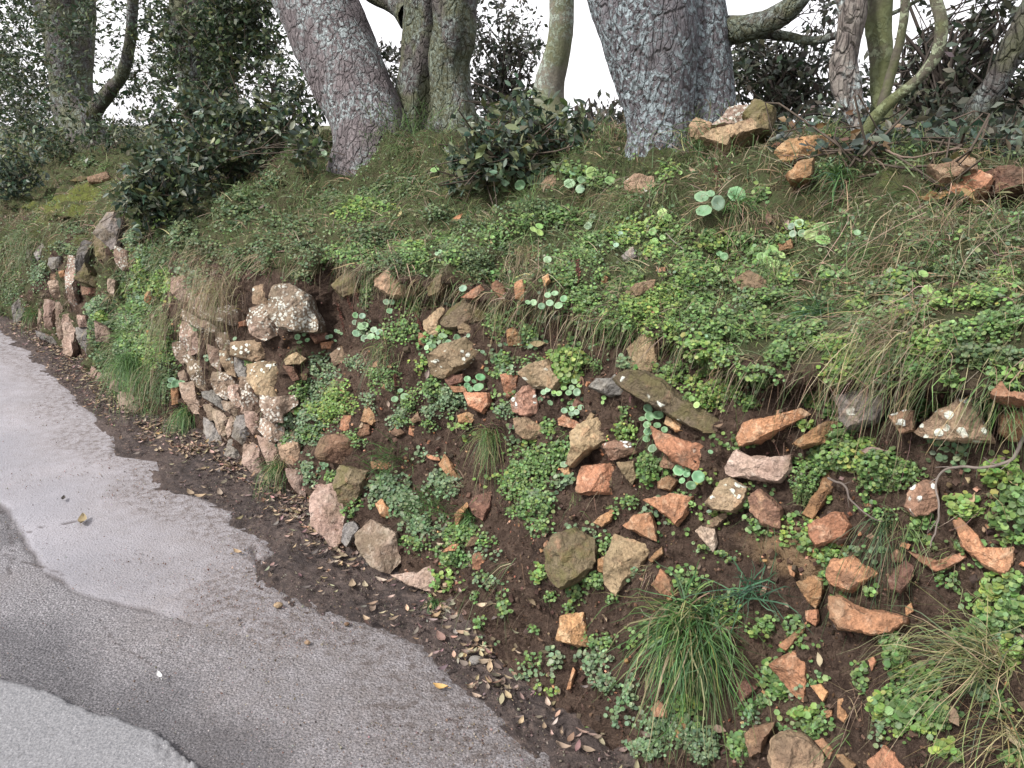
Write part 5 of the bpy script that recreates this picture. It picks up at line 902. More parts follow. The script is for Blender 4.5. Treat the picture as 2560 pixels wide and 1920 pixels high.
# little tussocks that make the turf shaggy
P, N, D, I = sample_verts(turfm & (BW < .93), 850, 1.4)
for p, nn, dd in zip(P, N, D):
    n = int(RNG.uniform(30, 75)); L = RNG.uniform(.07, .17); hd = RNG.normal(0, .35, 3)
    blades(GA, p+RNG.normal(0, .018, (n, 3)), norm(RNG.normal(0, .55, (n, 3))+nn*.6+np.array([0, 0, .2])+hd), L*RNG.uniform(.5, 1.1, n), np.full(n, .0016*max(1, dd/2.4)), [STRAW+GRASSC[:1], GRASSC+GRN[:3], GRASSC+GRN[:2]+STRAW[:2]][RNG.integers(0, 3)], .8)
P, N, D, I = sample_verts((BW > .08) & (BW < .56), 170, 1.5)
for p, nn, dd in zip(P, N, D):
    n = int(RNG.uniform(6, 26)); L = RNG.uniform(.05, .16); hd = RNG.normal(0, .4, 3)
    blades(GA, p+RNG.normal(0, .012, (n, 3)), norm(RNG.normal(0, .6, (n, 3))+nn*.7+np.array([0, 0, .1])+hd), L*RNG.uniform(.4, 1.1, n), np.full(n, .0013*max(1, dd/2.4)), [STRAW, GRASSC+GRN[:2], GRASSC+STRAW][RNG.integers(0, 3)], 1.0)
# longer grass along the crest and round the trunks
P, N, D, I = sample_verts((BW > .78) & (BW < .90), 15000, 1.5)
n = len(P); blades(GA, P, norm(RNG.normal(0, .6, (n, 3))+np.array([0, 0, .9])-NH*.2), RNG.uniform(.08, .22, n), RNG.uniform(.002, .004, n), GRASSC+STRAW[:2], .55)
# hanging fringe along the lip
P, N, D, I = sample_verts((BW > .565) & (BW < .60) & ((BS > 1.3) | (RNG.uniform(0, 1, len(BS)) < .3)), 4600, 1.6); n = len(P)
blades(GA, P, norm(RNG.normal(0, .5, (n, 3))-NH*.7+np.array([0, 0, -.1])), RNG.uniform(.03, .11, n), RNG.uniform(.001, .002, n), STRAW+GRASSC[:2], 1.0)
tag(GA.obj('turf_grass', M_grass, None), kind='stuff')
RA = Acc(); P, N, D, I = sample_verts((BW > .50) & (BW < .575), 2600, 1.8); n = len(P)
blades(RA, P+N*.004, norm(RNG.normal(0, .4, (n, 3))-NH*.3+np.array([0, 0, -.9])), RNG.uniform(.03, .12, n), RNG.uniform(.0006, .0014, n), [(.09, .06, .045), (.14, .10, .075), (.05, .035, .028)], .8)
P, N, D, I = sample_verts((BW > .06) & (BW < .55), 2600, 1.8); n = len(P)
blades(RA, P+N*.003, norm(RNG.normal(0, 1, (n, 3))+N*.3+np.array([0, 0, -.4])), RNG.uniform(.02, .09, n), RNG.uniform(.0005, .001, n), [(.10, .07, .05), (.17, .12, .09), (.06, .04, .03)], .5)
tag(RA.obj('hanging_rootlets', M_twig, None), kind='stuff')
# leaves scattered thinly over the whole turf for cover
TA = Acc(); P, N, D, I = sample_verts(turfm & (BW < .90), 60000, 1.8); ok = fbm(P, 3.0, 3, 95)+.4*fbm(P, 12, 2, 96) > -.05; P, N = P[ok], N[ok]; n = len(P)
stamp(TA, DSC, DSF, P+N*RNG.uniform(.002, .022, (n, 1)), frames(norm(N+norm(CAMP-P)*.4+RNG.normal(0, .4, (n, 3))), RNG.uniform(0, 6.28, n)), RNG.uniform(.003, .0065, n), pick(GRD+GRN[:3]+GRP[:2], n, .2))
P, N, D, I = sample_verts((BW > .05) & (BW < .57) & ((BS > 4.5) | (BS < .1)), 9000, 1.6); ok = fbm(P, 4.0, 3, 97) > -.15; P, N = P[ok], N[ok]; n = len(P)
stamp(TA, DSC, DSF, P+N*RNG.uniform(.002, .03, (n, 1)), frames(norm(N+norm(CAMP-P)*.4+RNG.normal(0, .4, (n, 3))), RNG.uniform(0, 6.28, n)), RNG.uniform(.004, .008, n), pick(GRD+GRN+GRP, n, .2))
tag(TA.obj('turf_herbs', M_small, None), kind='stuff')
# ------------------------------------------------------------------ grass tufts
def tuft(label, crop, x, y, rpx, count, cols, droop=.7, wd=.003, fan=(0, 0, .5), spread=.9, off=.01, name='grass_tuft', base=.12, zero=None):
    h, N = bcast(crop, x, y)
    if h is None: h = on_ground(crop, x, y); N = np.array([0, 0, 1.])
    if zero: h = on_ground(crop, x, y); N = norm(-NH+np.array([0, 0, 1.]))
    D = norm(CAMP-h); L = rpx*CROPS[crop][2]/2212*.4/FOC*np.linalg.norm(CAMP-h)
    n = count; pos = h+D*off+RNG.normal(0, L*base, (n, 3))*np.array([1, 1, .6]); d = norm(RNG.normal(0, spread, (n, 3))*.6+N*.7+np.array(fan, float)+D*.15)
    a = Acc(); blades(a, pos, d, L*RNG.uniform(.45, 1.15, n), wd*RNG.uniform(.6, 1.2, n), cols, droop, seg=6)
    o = a.obj(name, M_grass, None, origin=h); return tag(o, label, 'grass tuft', 'grass tufts on the bank')
GB = [(.07, .15, .04), (.09, .18, .05), (.05, .11, .035), (.11, .20, .07), (.06, .12, .05)]; GY = [(.20, .21, .09), (.13, .17, .06), (.26, .22, .12)]; GBD = [(.04, .09, .03), (.05, .10, .035)]; GBL = [(.05, .12, .065), (.06, .13, .075)]
tuft('biggest grass tuft, long arching green blades low in the bank', 'I', 370, 850, 440, 760, GB*3+GBD*3+GY*2, .62, .0042, (-.1, -.1, .35), 1.7, .04, base=.16)
tuft('blue-green upright blades just behind the biggest grass tuft', 'I', 700, 680, 330, 70, GBL, .45, .0036, (.1, 0, .5), 1.2)
tuft('wispy yellow-green grass tuft in the middle of the bank, above the bare soil', 'E', 900, 1340, 270, 190, GB+GY*3, .9, .0018, (-.1, -.2, .35), 1.0)
tuft('dense green tuft rooted at the foot of the stone wall', 'D', 470, 1190, 250, 260, GB*2+GY, 1.2, .0022, (-.2, -.3, .1), .7, zero=None)
tuft('narrow green tuft growing against the right end of the stone wall', 'D', 1110, 1560, 250, 170, GB*2+GY, 1.0, .0022, (-.2, -.2, .45), .6)
tuft('bright green tuft hanging over the large foot stone, left of the stone wall', 'K', 900, 430, 260, 320, GB*2+[(.14, .24, .06)], 1.2, .0026, (-.2, -.3, .2), .7)
tuft('small yellow-green tuft on the verge at the far left wall', 'L', 300, 1230, 190, 130, GY+GB, .9, .003, (0, 0, .5), .8)
tuft('pale bent dry grass tuft at the right edge, low down', 'I', 2030, 1050, 520, 260, GY*2+[(.30, .25, .15), (.10, .15, .07), (.08, .13, .07)], .55, .0018, (-.6, .2, .1), 1.3)
tuft('thin straw stems crossing the soil in the bottom right corner', 'I', 2180, 1500, 480, 110, [(.30, .24, .13), (.22, .18, .09), (.08, .12, .05)], .4, .0016, (-.5, .2, .3), 1.3)
tuft('upright fresh green blades right of the dark orange-brown block', 'H', 640, 330, 240, 150, GB, .35, .0022, (-.1, 0, .8), .5, base=.3)
tuft('upright fresh green blades above the small dark stone in leaves', 'H', 880, 600, 260, 170, GB, .35, .0022, (0, 0, .8), .55, base=.32)
tuft('few green blades leaning by the brown-red stone', 'H', 1060, 650, 200, 60, GB, .5, .0022, (.1, 0, .8), .6, base=.015)
tuft('hanging dark green wisp among bare soil, right of the bone-shaped stone', 'I', 1480, 290, 320, 110, [(.04, .08, .035), (.06, .11, .045), (.16, .15, .08)], 1.3, .0012, (-.3, -.3, -.1), .9)
tuft('dry pale tuft hanging from the turf edge above the largest pennywort', 'B', 1160, 1400, 260, 330, STRAW*2+GY, 1.1, .0014, (-.2, -.4, .0), .8)
tuft('dry tuft trailing over the top left of the stone wall', 'D', 660, 330, 240, 900, STRAW*2+GY, 1.3, .0018, (-.3, -.4, .1), .9, .05, base=.5)
tuft('dry brownish tuft hanging left of the stone wall', 'D', 320, 520, 150, 220, STRAW*2+GY+GRASSC, 1.3, .0016, (-.3, -.4, .0), .7, base=.35)
tuft('low dry mat of grass left of the wall foot', 'D', 270, 900, 180, 260, STRAW+GRASSC+GB, 1.2, .0016, (-.3, -.4, .0), .7, base=.4)
tuft('green blades on the turf beneath the orange crest boulder', 'C', 1190, 980, 210, 130, GB+GBL, .6, .003, (0, -.1, .6), .9)
tuft('green tuft around the bold pennywort high in the turf', 'C', 620, 1150, 250, 170, GB+STRAW[:2], .7, .0024, (0, -.1, .5), .9)
tuft('blue-green blades in the leaf mat, upper right of the bank', 'G', 1140, 380, 260, 90, GBL+GB, .6, .0026, (0, -.1, .5), 1.0)
tuft('dry brown wiry mat over the right-hand turf', 'G', 1560, 480, 330, 420, STRAW*2+GRASSC, .8, .0015, (-.3, -.2, .1), 1.1, base=.4)
tuft('second dry wiry mat above it, near the right edge', 'C', 1850, 1250, 380, 480, STRAW*2+GRASSC, .8, .0018, (-.3, -.2, .1), 1.1, base=.45)
tuft('dry grass clump below the largest tree, in the upper turf', 'B', 1720, 1130, 260, 260, STRAW+GRASSC+GY, .8, .0018, (-.2, -.2, .3), 1.0, base=.3)
tuft('grass at the foot of the thick leaning tree', 'B', 480, 760, 260, 300, GRASSC*2+GB, .7, .003, (-.1, -.1, .6), .9, base=.4)
tuft('grass at the foot of the largest tree', 'C', 480, 850, 300, 330, GRASSC*2+GB+STRAW, .7, .003, (-.1, -.1, .6), .9, base=.4)
tuft('fan of blades round the dry stem left of the olive mossy boulder', 'E', 400, 490, 110, 60, GY+GB, .5, .0018, (0, 0, .5), 1.0, base=.02)
tuft('dry leafy grass patch left of the large tan and pink stone', 'E', 180, 760, 190, 200, GY+STRAW+GB, .8, .0018, (-.2, -.1, .4), 1.0, base=.4)
tuft('grey-green grass hanging thickly at the left edge, below the moss', 'L', 60, 850, 170, 700, STRAW+GRASSC*3, 1.0, .003, (-.3, -.4, .1), 1., base=1.0)
tuft('grassy overhang left of the grey lichened slab, on the far slope', 'L', 330, 560, 200, 700, STRAW+GRASSC*3, .9, .003, (-.3, -.4, .1), 1., base=.55)
tuft('wiry dry grass above the left end of the stone wall', 'L', 1900, 700, 200, 450, STRAW*2+GRASSC, .9, .0022, (-.3, -.4, .1), 1., base=.55)
tuft('mossy grass tuft on top of the tall leaning stone of the far wall', 'L', 820, 560, 150, 160, [(.16, .18, .06), (.12, .14, .05)], .9, .003, (-.2, -.3, .3), .9, base=.3)
tuft('tiny tuft on the verge by the last base stone', 'H', 860, 1120, 130, 90, GB, .8, .0018, (0, 0, .5), .9, base=.015)
# ------------------------------------------------------------------ pennyworts
PD = []
for ri, zz in ((0, -.16), (.3, -.10), (.62, .02), (.86, .09), (1., .05)):
    for a in np.linspace(0, 2*np.pi, 15)[:-1]:
        w = 1+.035*math.cos(7*a) if ri > .5 else 1; PD.append([ri*w*math.cos(a), ri*w*math.sin(a), zz])
PD = np.array(PD); PF = [grid_faces(5, 14, True)]
def penny_mat():
    q = NT('pennywort_leaf'); c = q.attr('tint', 'Color'); rr = q.attr('rim'); c = q.mix(q.ramp(rr, .10, .0), c, (.30, .38, .22)); c = q.mix(q.ramp(rr, .72, 1.0, 0, .3), c, (.22, .33, .17)); v = q.co(); c = q.mix(q.ramp(q.noise(v, 60, 3), .4, .6, 0, .4), c, q.mix(.5, c, (.03, .06, .02)))
    q.done(c, .5, None, .35); return q.m
M_pw = penny_mat()
PWN = [(.14, .235, .13), (.17, .265, .15), (.11, .20, .105), (.15, .225, .155)]; PWY = [(.17, .29, .09), (.14, .25, .08), (.20, .30, .10)]; PWD = [(.09, .19, .09), (.11, .22, .11)]
def penny(crop, cx, cy, sp, n, rpx, lab, cols=None, pts=None):
    cols = cols or PWN; k = CROPS[crop][2]/2212*.4; cand = pts or []
    tries = 0
    while len(cand) < n and tries < 400:
        tries += 1; a = RNG.uniform(0, 6.28); r = sp*math.sqrt(RNG.uniform(0, 1)); c = (cx+r*math.cos(a), cy+r*math.sin(a))
        if all((c[0]-p[0])**2+(c[1]-p[1])**2 > (rpx*1.35)**2 for p in cand): cand.append(c)
    h0, N0 = bcast(crop, cx, cy)
    if h0 is None: return
    T = thing('pennywort', lab, 'plant', h0, 'pennyworts growing on the bank')
    a, st = Acc(), Acc(); rim = []
    for c in cand:
        h, N = bcast(crop, c[0], c[1])
        if h is None: continue
        D = norm(CAMP-h); dist = np.linalg.norm(CAMP-h); rr = (c[2] if len(c) > 2 else rpx*RNG.uniform(.7, 1.1))*k/FOC*dist
        p = h+D*(.03+.02*RNG.uniform()); Z = norm(D*.75+np.array([0, 0, .55])+RNG.normal(0, .22, 3))
        stamp(a, PD, PF, p[None], frames(Z[None], RNG.uniform(0, 6.28, 1)), np.array([[rr, rr*RNG.uniform(.85, 1), rr]]), pick(cols, 1, .1)); rim.append(np.repeat([0, .3, .62, .86, 1.], 14))
        tube(st, curve_pts(np.stack([h-D*.01-np.array([0, 0, .012]), h+D*.01-np.array([0, 0, .010]), p-Z*rr*.12]), 5), .0011, 4, (.16, .20, .09))
    if not rim: return
    o = a.obj('leaves', M_pw, T, attrs={'rim': np.concatenate(rim)}); st.obj('leaf_stalks', M_small, T); return T
penny('E', 1320, 450, 90, 10, 34, 'largest pennywort rosette of overlapping pale blue-green discs, centre of the bank', None, [(1298, 380, 24), (1347, 368, 26), (1312, 435, 27), (1373, 452, 31), (1408, 405, 28), (1255, 457, 26), (1258, 545, 36), (1315, 515, 28), (1350, 535, 27), (1200, 432, 24), (1160, 430, 20)])
penny('E', 1092, 475, 25, 2, 27, 'pair of small discs, one above the other, left of the largest pennywort', None, [(1092, 450, 27), (1096, 500, 17)])
penny('E', 640, 680, 70, 4, 28, 'row of pale pennywort discs above the large tan and pink stone', None, [(573, 662, 34), (672, 680, 32), (612, 708, 24), (748, 660, 14)])
penny('E', 710, 350, 25, 2, 30, 'pale pennywort left of the orange wedge stone', None, [(712, 335, 28), (700, 372, 20)])
penny('E', 625, 425, 40, 4, 18, 'little pennywort on top of the ochre stone, beside the mossy boulder')
penny('E', 790, 985, 60, 6, 36, 'small dark-green pennywort under the large tan and pink stone', PWD, [(832, 948, 36), (818, 1018, 40), (742, 960, 24), (740, 1005, 22), (788, 978, 18), (760, 1030, 22)])
penny('E', 846, 772, 5, 1, 18, 'single tiny disc at the right end of the large tan and pink stone')
penny('E', 505, 730, 60, 5, 24, 'faded pennywort in the leaves left of the large tan and pink stone')
penny('D', 1670, 580, 50, 6, 38, 'pale blue-green pennywort of stacked discs, right of the lichened wall-top block', None, [(1680, 595, 40), (1675, 525, 24), (1630, 520, 24), (1625, 570, 22), (1635, 645, 30), (1690, 680, 26)])
penny('D', 1765, 640, 40, 4, 28, 'folded pale pennywort leaves beside the stacked ones, further right')
penny('D', 1270, 655, 60, 6, 20, 'small pennyworts in the gap under the lichened wall-top block')
penny('D', 1480, 640, 60, 6, 15, 'tiny scattered discs in the dark hollow right of the wall-top block')
penny('D', 1860, 460, 40, 3, 28, 'pennywort in the leaves below the brown-topped overhang stone')
penny('D', 385, 990, 45, 4, 26, 'pennywort at the left edge of the stone wall, low down')
penny('D', 525, 600, 25, 3, 20, 'little pennywort rooted in the joint near the top left of the stone wall')
penny('D', 600, 815, 20, 3, 18, 'little pennywort in a joint in the middle of the stone wall')
penny('D', 890, 845, 22, 4, 18, 'yellow-green sprig under the flat slab of the wall', PWY)
penny('D', 790, 685, 5, 1, 20, 'single disc left of the flat slab of the wall')
penny('D', 1045, 490, 5, 1, 16, 'single disc between the two lichened top blocks of the wall')
penny('D', 1150, 1220, 40, 3, 15, 'three tiny discs at the right edge of the stone wall, lower half')
penny('D', 1405, 1565, 25, 3, 20, 'small pennywort under the dark orange-brown block')
penny('D', 170, 430, 50, 4, 18, 'small discs by the lone orange pointed stone left of the wall')
penny('E', 300, 1080, 60, 3, 34, 'pair of round discs left of the leafy patch, in the bank middle', None, [(310, 1082, 34), (240, 1100, 26), (280, 1040, 20)])
penny('E', 1460, 1010, 60, 8, 26, 'group of fresh discs right of the pointed tan stone', PWN+PWY)
penny('E', 1290, 1080, 60, 5, 22, 'string of small discs right of the white-blotched pink stone')
penny('E', 1480, 1170, 70, 5, 22, 'small discs above the large plain tan slab')
penny('E', 1360, 1050, 20, 2, 24, 'light green pair of discs beneath the pointed tan stone', PWY)
penny('E', 2010, 1230, 80, 10, 34, 'tall chain of discs hanging under the longest slab', None, [(1990, 1165, 34), (2060, 1210, 38), (1950, 1235, 24), (1985, 1275, 30), (1990, 1325, 30), (2055, 1280, 26), (2105, 1310, 22), (1980, 1375, 26), (2022, 1440, 32)])
penny('E', 1440, 1540, 50, 3, 28, 'discs at the pointed tail of the large plain tan slab')
penny('E', 1800, 802, 5, 1, 26, 'single green disc in the dark hollow left of the pointed standing stone')
penny('E', 1680, 1098, 25, 2, 20, 'two small leaves under the pale grey-green stone', PWY)
penny('G', 455, 1220, 70, 6, 34, 'dark-green pennywort of big discs below the long red-orange stone', PWD, [(415, 1200, 34), (512, 1235, 34), (460, 1190, 18), (452, 1220, 20), (475, 1280, 26), (428, 1255, 18)])
penny('G', 505, 845, 35, 2, 20, 'two bright discs at the lower edge of the leaf mat beside the longest slab', PWY)
penny('G', 582, 1112, 10, 2, 16, 'two tiny discs right of the long red-orange stone')
penny('G', 565, 1415, 5, 1, 16, 'single disc below the pale green-grey flat stone')
penny('C', 450, 1120, 60, 5, 45, 'bold pennywort with three large ribbed discs high in the turf, below the largest tree', None, [(433, 1088, 42), (442, 1165, 42), (520, 1122, 40), (480, 1070, 22)])
penny('C', 610, 1070, 40, 3, 45, 'large darker discs just right of the bold pennywort', PWD)
penny('C', 1065, 1300, 60, 4, 45, 'broad overlapping yellow-green leaves in the upper right turf', PWY)
penny('C', 960, 1270, 50, 4, 26, 'four pale discs left of the broad overlapping leaves')
penny('C', 810, 1410, 50, 5, 34, 'bright yellow-green discs above the flat brown turf stone', PWY, [(820, 1385, 36), (760, 1420, 28), (795, 1440, 28), (835, 1465, 28)])
penny('C', 500, 1500, 15, 2, 26, 'two upright yellow-green leaves in the leaf mat', PWY)
penny('C', 1680, 1602, 5, 1, 36, 'single large bright disc alone in the right-hand turf', PWY)
penny('C', 1655, 1515, 5, 1, 24, 'smaller single disc just above the large bright one', PWY)
penny('C', 1290, 1290, 5, 1, 18, 'tiny lone disc left of the wiry mat')
penny('C', 1480, 1500, 30, 2, 26, 'two dull oval leaves in the wiry turf')
penny('C', 540, 1415, 20, 2, 22, 'dark small leaves by the thin straight twig', PWD)
penny('C', 235, 1200, 40, 3, 26, 'yellow-green discs left of the bold pennywort', PWY)
penny('B', 1170, 985, 80, 7, 32, 'cluster of dull discs left of the small tan lichened turf stone', PWN)
penny('B', 1440, 985, 70, 5, 32, 'discs right of the small tan lichened turf stone', PWN+PWY)
penny('B', 1602, 998, 5, 1, 36, 'single ribbed disc left of the rounded lichen-crusted turf stone', PWY)
penny('B', 640, 930, 25, 3, 30, 'bright lobed leaves left of the leafy shoot clump', PWY)
penny('B', 970, 1158, 5, 1, 20, 'single yellowish disc below the leafy shoot clump', PWY)
penny('B', 1500, 1225, 30, 3, 20, 'three small discs in the middle of the upper turf')
penny('B', 1650, 1325, 45, 3, 20, 'pale discs hanging where the turf breaks away')
penny('B', 1210, 1270, 30, 3, 24, 'yellow-green leaves above the dry hanging tuft', PWY)
penny('B', 1255, 1435, 5, 1, 28, 'single disc beside the dry hanging tuft')
penny('B', 940, 1330, 25, 3, 18, 'small yellow-green leaves over the overhang', PWY)
penny('B', 655, 1400, 12, 2, 16, 'two tiny discs in the shadow of the overhang')
penny('B', 1850, 1310, 60, 4, 20, 'scattered bright discs in the leafy turf', PWY)
penny('A', 1900, 940, 300, 4, 16, 'few small discs on the slope below the thick leaning tree')
penny('L', 1310, 1110, 50, 4, 20, 'small discs under the lone orange pointed stone')
penny('L', 722, 1020, 12, 2, 20, 'pale disc beside the tall upright stone of the far wall')
# ------------------------------------------------------------------ dead flower spikes
def spike(crop, pts, lab, w=.0045):
    P = []
    for x, y in pts: h, _ = bcast(crop, x, y); P.append((h if h is not None else at_n(crop, x, y, 2.8)[0])+norm(CAMP-(h if h is not None else at_n(crop, x, y, 2.8)[0]))*.04)
    C = curve_pts(np.array(P), 16); a = Acc(); tube(a, C, .0014, 5, (.06, .025, .018)); n = 150; t = RNG.integers(0, 13, n); d = norm(RNG.normal(0, 1, (n, 3)))
    stamp(a, OV, OF, C[t]+d*w*.3, frames(norm(RNG.normal(0, 1, (n, 3))), RNG.uniform(0, 6.28, n)), RNG.uniform(.8, 1.6, n)*w*1.6, pick([(.10, .04, .032), (.07, .028, .022), (.15, .07, .055)], n, .2))
    tag(a.obj('dead_flower_spike', M_dead, None, origin=P[0]), lab, 'flower spike', 'dead red flower spikes')
spike('D', [(1600, 200), (1620, 330), (1660, 460)], 'dark red spike in front of the leaning tan stone, right of the wall top')
spike('D', [(1500, 440), (1530, 540), (1560, 680)], 'dark red spike hanging left of the stacked pennywort')
spike('D', [(1570, 370), (1590, 450), (1640, 540)], 'short red spike between two longer ones, right of the wall')
spike('E', [(390, 520), (420, 600), (450, 650)], 'dark red spike left of the ochre stone')
spike('E', [(1505, 120), (1500, 200), (1505, 300)], 'upright dark red spike in the soil below the upper turf')
spike('C', [(505, 920), (508, 990), (510, 1060)], 'dark red spike standing above the bold pennywort')
spike('A', [(1500, 760), (1510, 840), (1520, 910)], 'red spike in the right part of the large evergreen shrub', .007)
spike('B', [(1140, 880), (1150, 920), (1155, 980)], 'red spike below the leafy shoot clump')
spike('B', [(1425, 1420), (1430, 1490), (1430, 1560)], 'long red spike hanging right of the dry tuft')
spike('E', [(240, 930), (245, 980), (250, 1020)], 'small red spike above the pair of round discs')
CUB0 = np.array([[x, y, z] for x in (-.5, .5) for y in (-.5, .5) for z in (-.3, .3)]); CUF0 = [np.array([[0, 1, 3, 2], [4, 6, 7, 5], [0, 4, 5, 1], [2, 3, 7, 6], [0, 2, 6, 4], [1, 5, 7, 3]])]
# ------------------------------------------------------------------ dead leaves, chips, crumbs
LC = [(.22, .16, .115), (.28, .21, .155), (.15, .105, .08), (.32, .25, .19), (.24, .185, .15), (.17, .135, .115), (.34, .26, .175), (.12, .09, .075)]
LV = []
for i, x in enumerate((0, .25, .5, .75, 1.)):
    w = (.02, .17, .22, .15, .01)[i]; z = .10*(x-.5)**2*4
    LV += [[x-.5, -w, z+.07], [x-.5, 0, z], [x-.5, w, z+.07]]
LV = np.array(LV); LF = [grid_faces(5, 3)]
def curl(n): return frames(norm(RNG.normal(0, .2, (n, 3))+np.array([0, 0, 1.])), RNG.uniform(0, 6.28, n))
LA = Acc()
def litter_at(n, s, nn, size=(.018, .042)):
    x, y = xy(s, nn); z = np.array([max(.004, down(a, b)) if c > foot_n(d)-.03 else .004 for a, b, c, d in zip(x, y, nn, s)]); P = np.stack([x, y, z+RNG.uniform(.004, .02, n)], -1)
    P[:, 2] += np.where(nn > verge_n(s), .010, .0); M = curl(n); sc = RNG.uniform(*size, n)
    stamp(LA, LV, LF, P, M, np.stack([sc, sc*RNG.uniform(.7, 1.1, n), sc*RNG.uniform(.5, 2.4, n)], -1), pick(LC, n, .2))
n = 1300; s = RNG.uniform(2.3, 7.5, n); litter_at(n, s, foot_n(s)-np.abs(RNG.normal(0, .085, n))+.02)
n = 60; s = RNG.uniform(.6, 2.3, n); litter_at(n, s, foot_n(s)-np.abs(RNG.normal(0, .07, n))+.03)
n = 420; s = RNG.uniform(.2, 7.5, n); f = RNG.uniform(0, 1, n); litter_at(n, s, foot_n(s)*f+(1-f)*verge_n(s))
for (cr, cx, cy, rx, ry, n) in (('H', 880, 1150, 120, 90, 70), ('H', 950, 1200, 120, 40, 30), ('H', 60, 620, 120, 60, 60), ('H', 1100, 1400, 150, 80, 26), ('H', 1200, 1560, 130, 60, 18), ('D', 500, 1450, 160, 50, 120), ('D', 750, 1560, 160, 60, 110), ('K', 1080, 950, 130, 60, 110), ('L', 500, 1480, 150, 60, 100)):
    for k in range(n):
        g = on_ground(cr, cx+RNG.normal(0, .5)*rx, cy+RNG.normal(0, .5)*ry, .012)
        s_, n_ = sn(g); sc = RNG.uniform(.018, .04); zz = max(g[2], down(g[0], g[1])+.004)+RNG.uniform(0, .012)
        stamp(LA, LV, LF, np.array([[g[0], g[1], zz]]), curl(1), np.array([[sc, sc*RNG.uniform(.7, 1.1), sc*RNG.uniform(.6, 2.4)]]), pick(LC, 1, .2))
P, N, D, I = sample_verts(turfm & (BW < .88), 420, 1.6); n = len(P); sc = RNG.uniform(.02, .045, n)
stamp(LA, LV, LF, P+N*.015, frames(norm(N+RNG.normal(0, .4, (n, 3))), RNG.uniform(0, 6.28, n)), np.stack([sc, sc, sc*1.5], -1), pick(LC, n, .2))
P, N, D, I = sample_verts((BW > .03) & (BW < .5), 120, 1.6); n = len(P); sc = RNG.uniform(.015, .04, n)
stamp(LA, LV, LF, P+N*.012, frames(norm(N+RNG.normal(0, .4, (n, 3))), RNG.uniform(0, 6.28, n)), np.stack([sc, sc, sc*1.5], -1), pick(LC, n, .2))
tag(LA.obj('leaf_litter', M_dead, None), kind='stuff')
def leaf_thing(crop, x, y, lpx, ang, col, lab, z=.006, bank=False, wide=1.0):
    k = CROPS[crop][2]/2212*.4; N = np.array([0, 0, 1.])
    if bank:
        g, N = bcast(crop, x, y)
        if g is None: g = at_n(crop, x, y, 2.9)[0]
        g = g+norm(CAMP-g)*.02; N = norm(norm(CAMP-g)+np.array([0, 0, .4])+RNG.normal(0, .2, 3))
    else: g = on_ground(crop, x, y, z+.006)
    L = lpx*k/FOC*np.linalg.norm(CAMP-g); a = Acc(); M = frames(norm(N+RNG.normal(0, .12, 3))[None], np.array([math.radians(ang)]))
    stamp(a, LV, LF, np.zeros((1, 3)), M, np.array([[L, L*wide, L*1.5]]), np.array([col])); tube(a, np.array([M[0]@np.array([L*.5, 0, .1*L]), M[0]@np.array([L*.68, .02*L, .1*L])]), .0009, 4, col)
    o = a.obj('fallen_leaf', M_dead, None); o.location = Vector(g); tag(o, lab, 'leaf', 'fallen leaves')
for r in [('M', 415, 408, 85, 20, (.24, .19, .11), 'long yellowish-brown leaf alone on the smooth asphalt by the crack'), ('M', 1195, 565, 55, 60, (.30, .22, .14), 'tan leaf on the asphalt left of the dark verge hollow'),
          ('M', 318, 296, 42, 20, (.05, .045, .04), 'dark shrivelled leaf high up on the asphalt'), ('M', 960, 270, 60, 50, (.22, .17, .12), 'brown leaf on the dark soil strip, first of three in line'),
          ('M', 1012, 285, 62, 80, (.28, .21, .14), 'tan rolled leaf on the dark soil strip, middle of three in line'), ('M', 1105, 270, 60, 30, (.25, .2, .16), 'pale brown leaf on the dark soil strip, last of three in line'),
          ('H', 890, 1590, 85, 70, (.42, .27, .11), 'bright ochre curled leaf on the road, bottom centre'), ('H', 1020, 1415, 62, 10, (.45, .33, .18), 'yellow-tan round leaf on the verge'), ('H', 975, 1430, 40, 60, (.34, .27, .18), 'small beige leaf left of the yellow-tan round one'),
          ('H', 1135, 1450, 75, 95, (.33, .26, .19), 'upright beige leaf beside the grey pebble'), ('H', 1160, 1480, 75, 85, (.36, .27, .18), 'tan leaf right of the upright beige one'), ('H', 1245, 1455, 65, 80, (.28, .22, .16), 'dull brown leaf on the verge right of the pair'),
          ('H', 560, 1000, 70, 70, (.40, .33, .27), 'pale pinkish leaf standing on edge on the verge soil'), ('H', 470, 1032, 75, 20, (.33, .28, .2), 'pale flat leaf on the verge soil left of the pinkish one'), ('H', 400, 1030, 90, 10, (.26, .2, .14), 'long brown leaf on the verge, far left of the pinkish one'),
          ('H', 510, 1152, 80, 30, (.20, .15, .12), 'brown leaf at the border of verge and asphalt'), ('H', 895, 1320, 100, 30, (.20, .13, .11), 'large dark brown lobed leaf on the verge'), ('H', 970, 1290, 60, 20, (.27, .24, .22), 'grey oval leaf above the large lobed leaf'),
          ('H', 1020, 1255, 45, 60, (.26, .23, .21), 'small grey leaf at the end of the litter pile'), ('H', 1560, 1510, 80, 130, (.30, .22, .19), 'pinkish brown leaf low on the verge left of the tuft'), ('H', 1550, 1610, 45, 20, (.30, .24, .2), 'small pale leaf by the thin orange splinter'),
          ('H', 1090, 1640, 60, 60, (.30, .23, .18), 'leaf at the bottom edge below the road soil crumbs'), ('H', 1265, 1640, 70, 30, (.34, .27, .17), 'tan leaf at the bottom edge, right of the other'), ('M', 800, 1185, 46, 40, (.62, .62, .62), 'small pale whitish scrap on the rough asphalt')]: leaf_thing(*r)
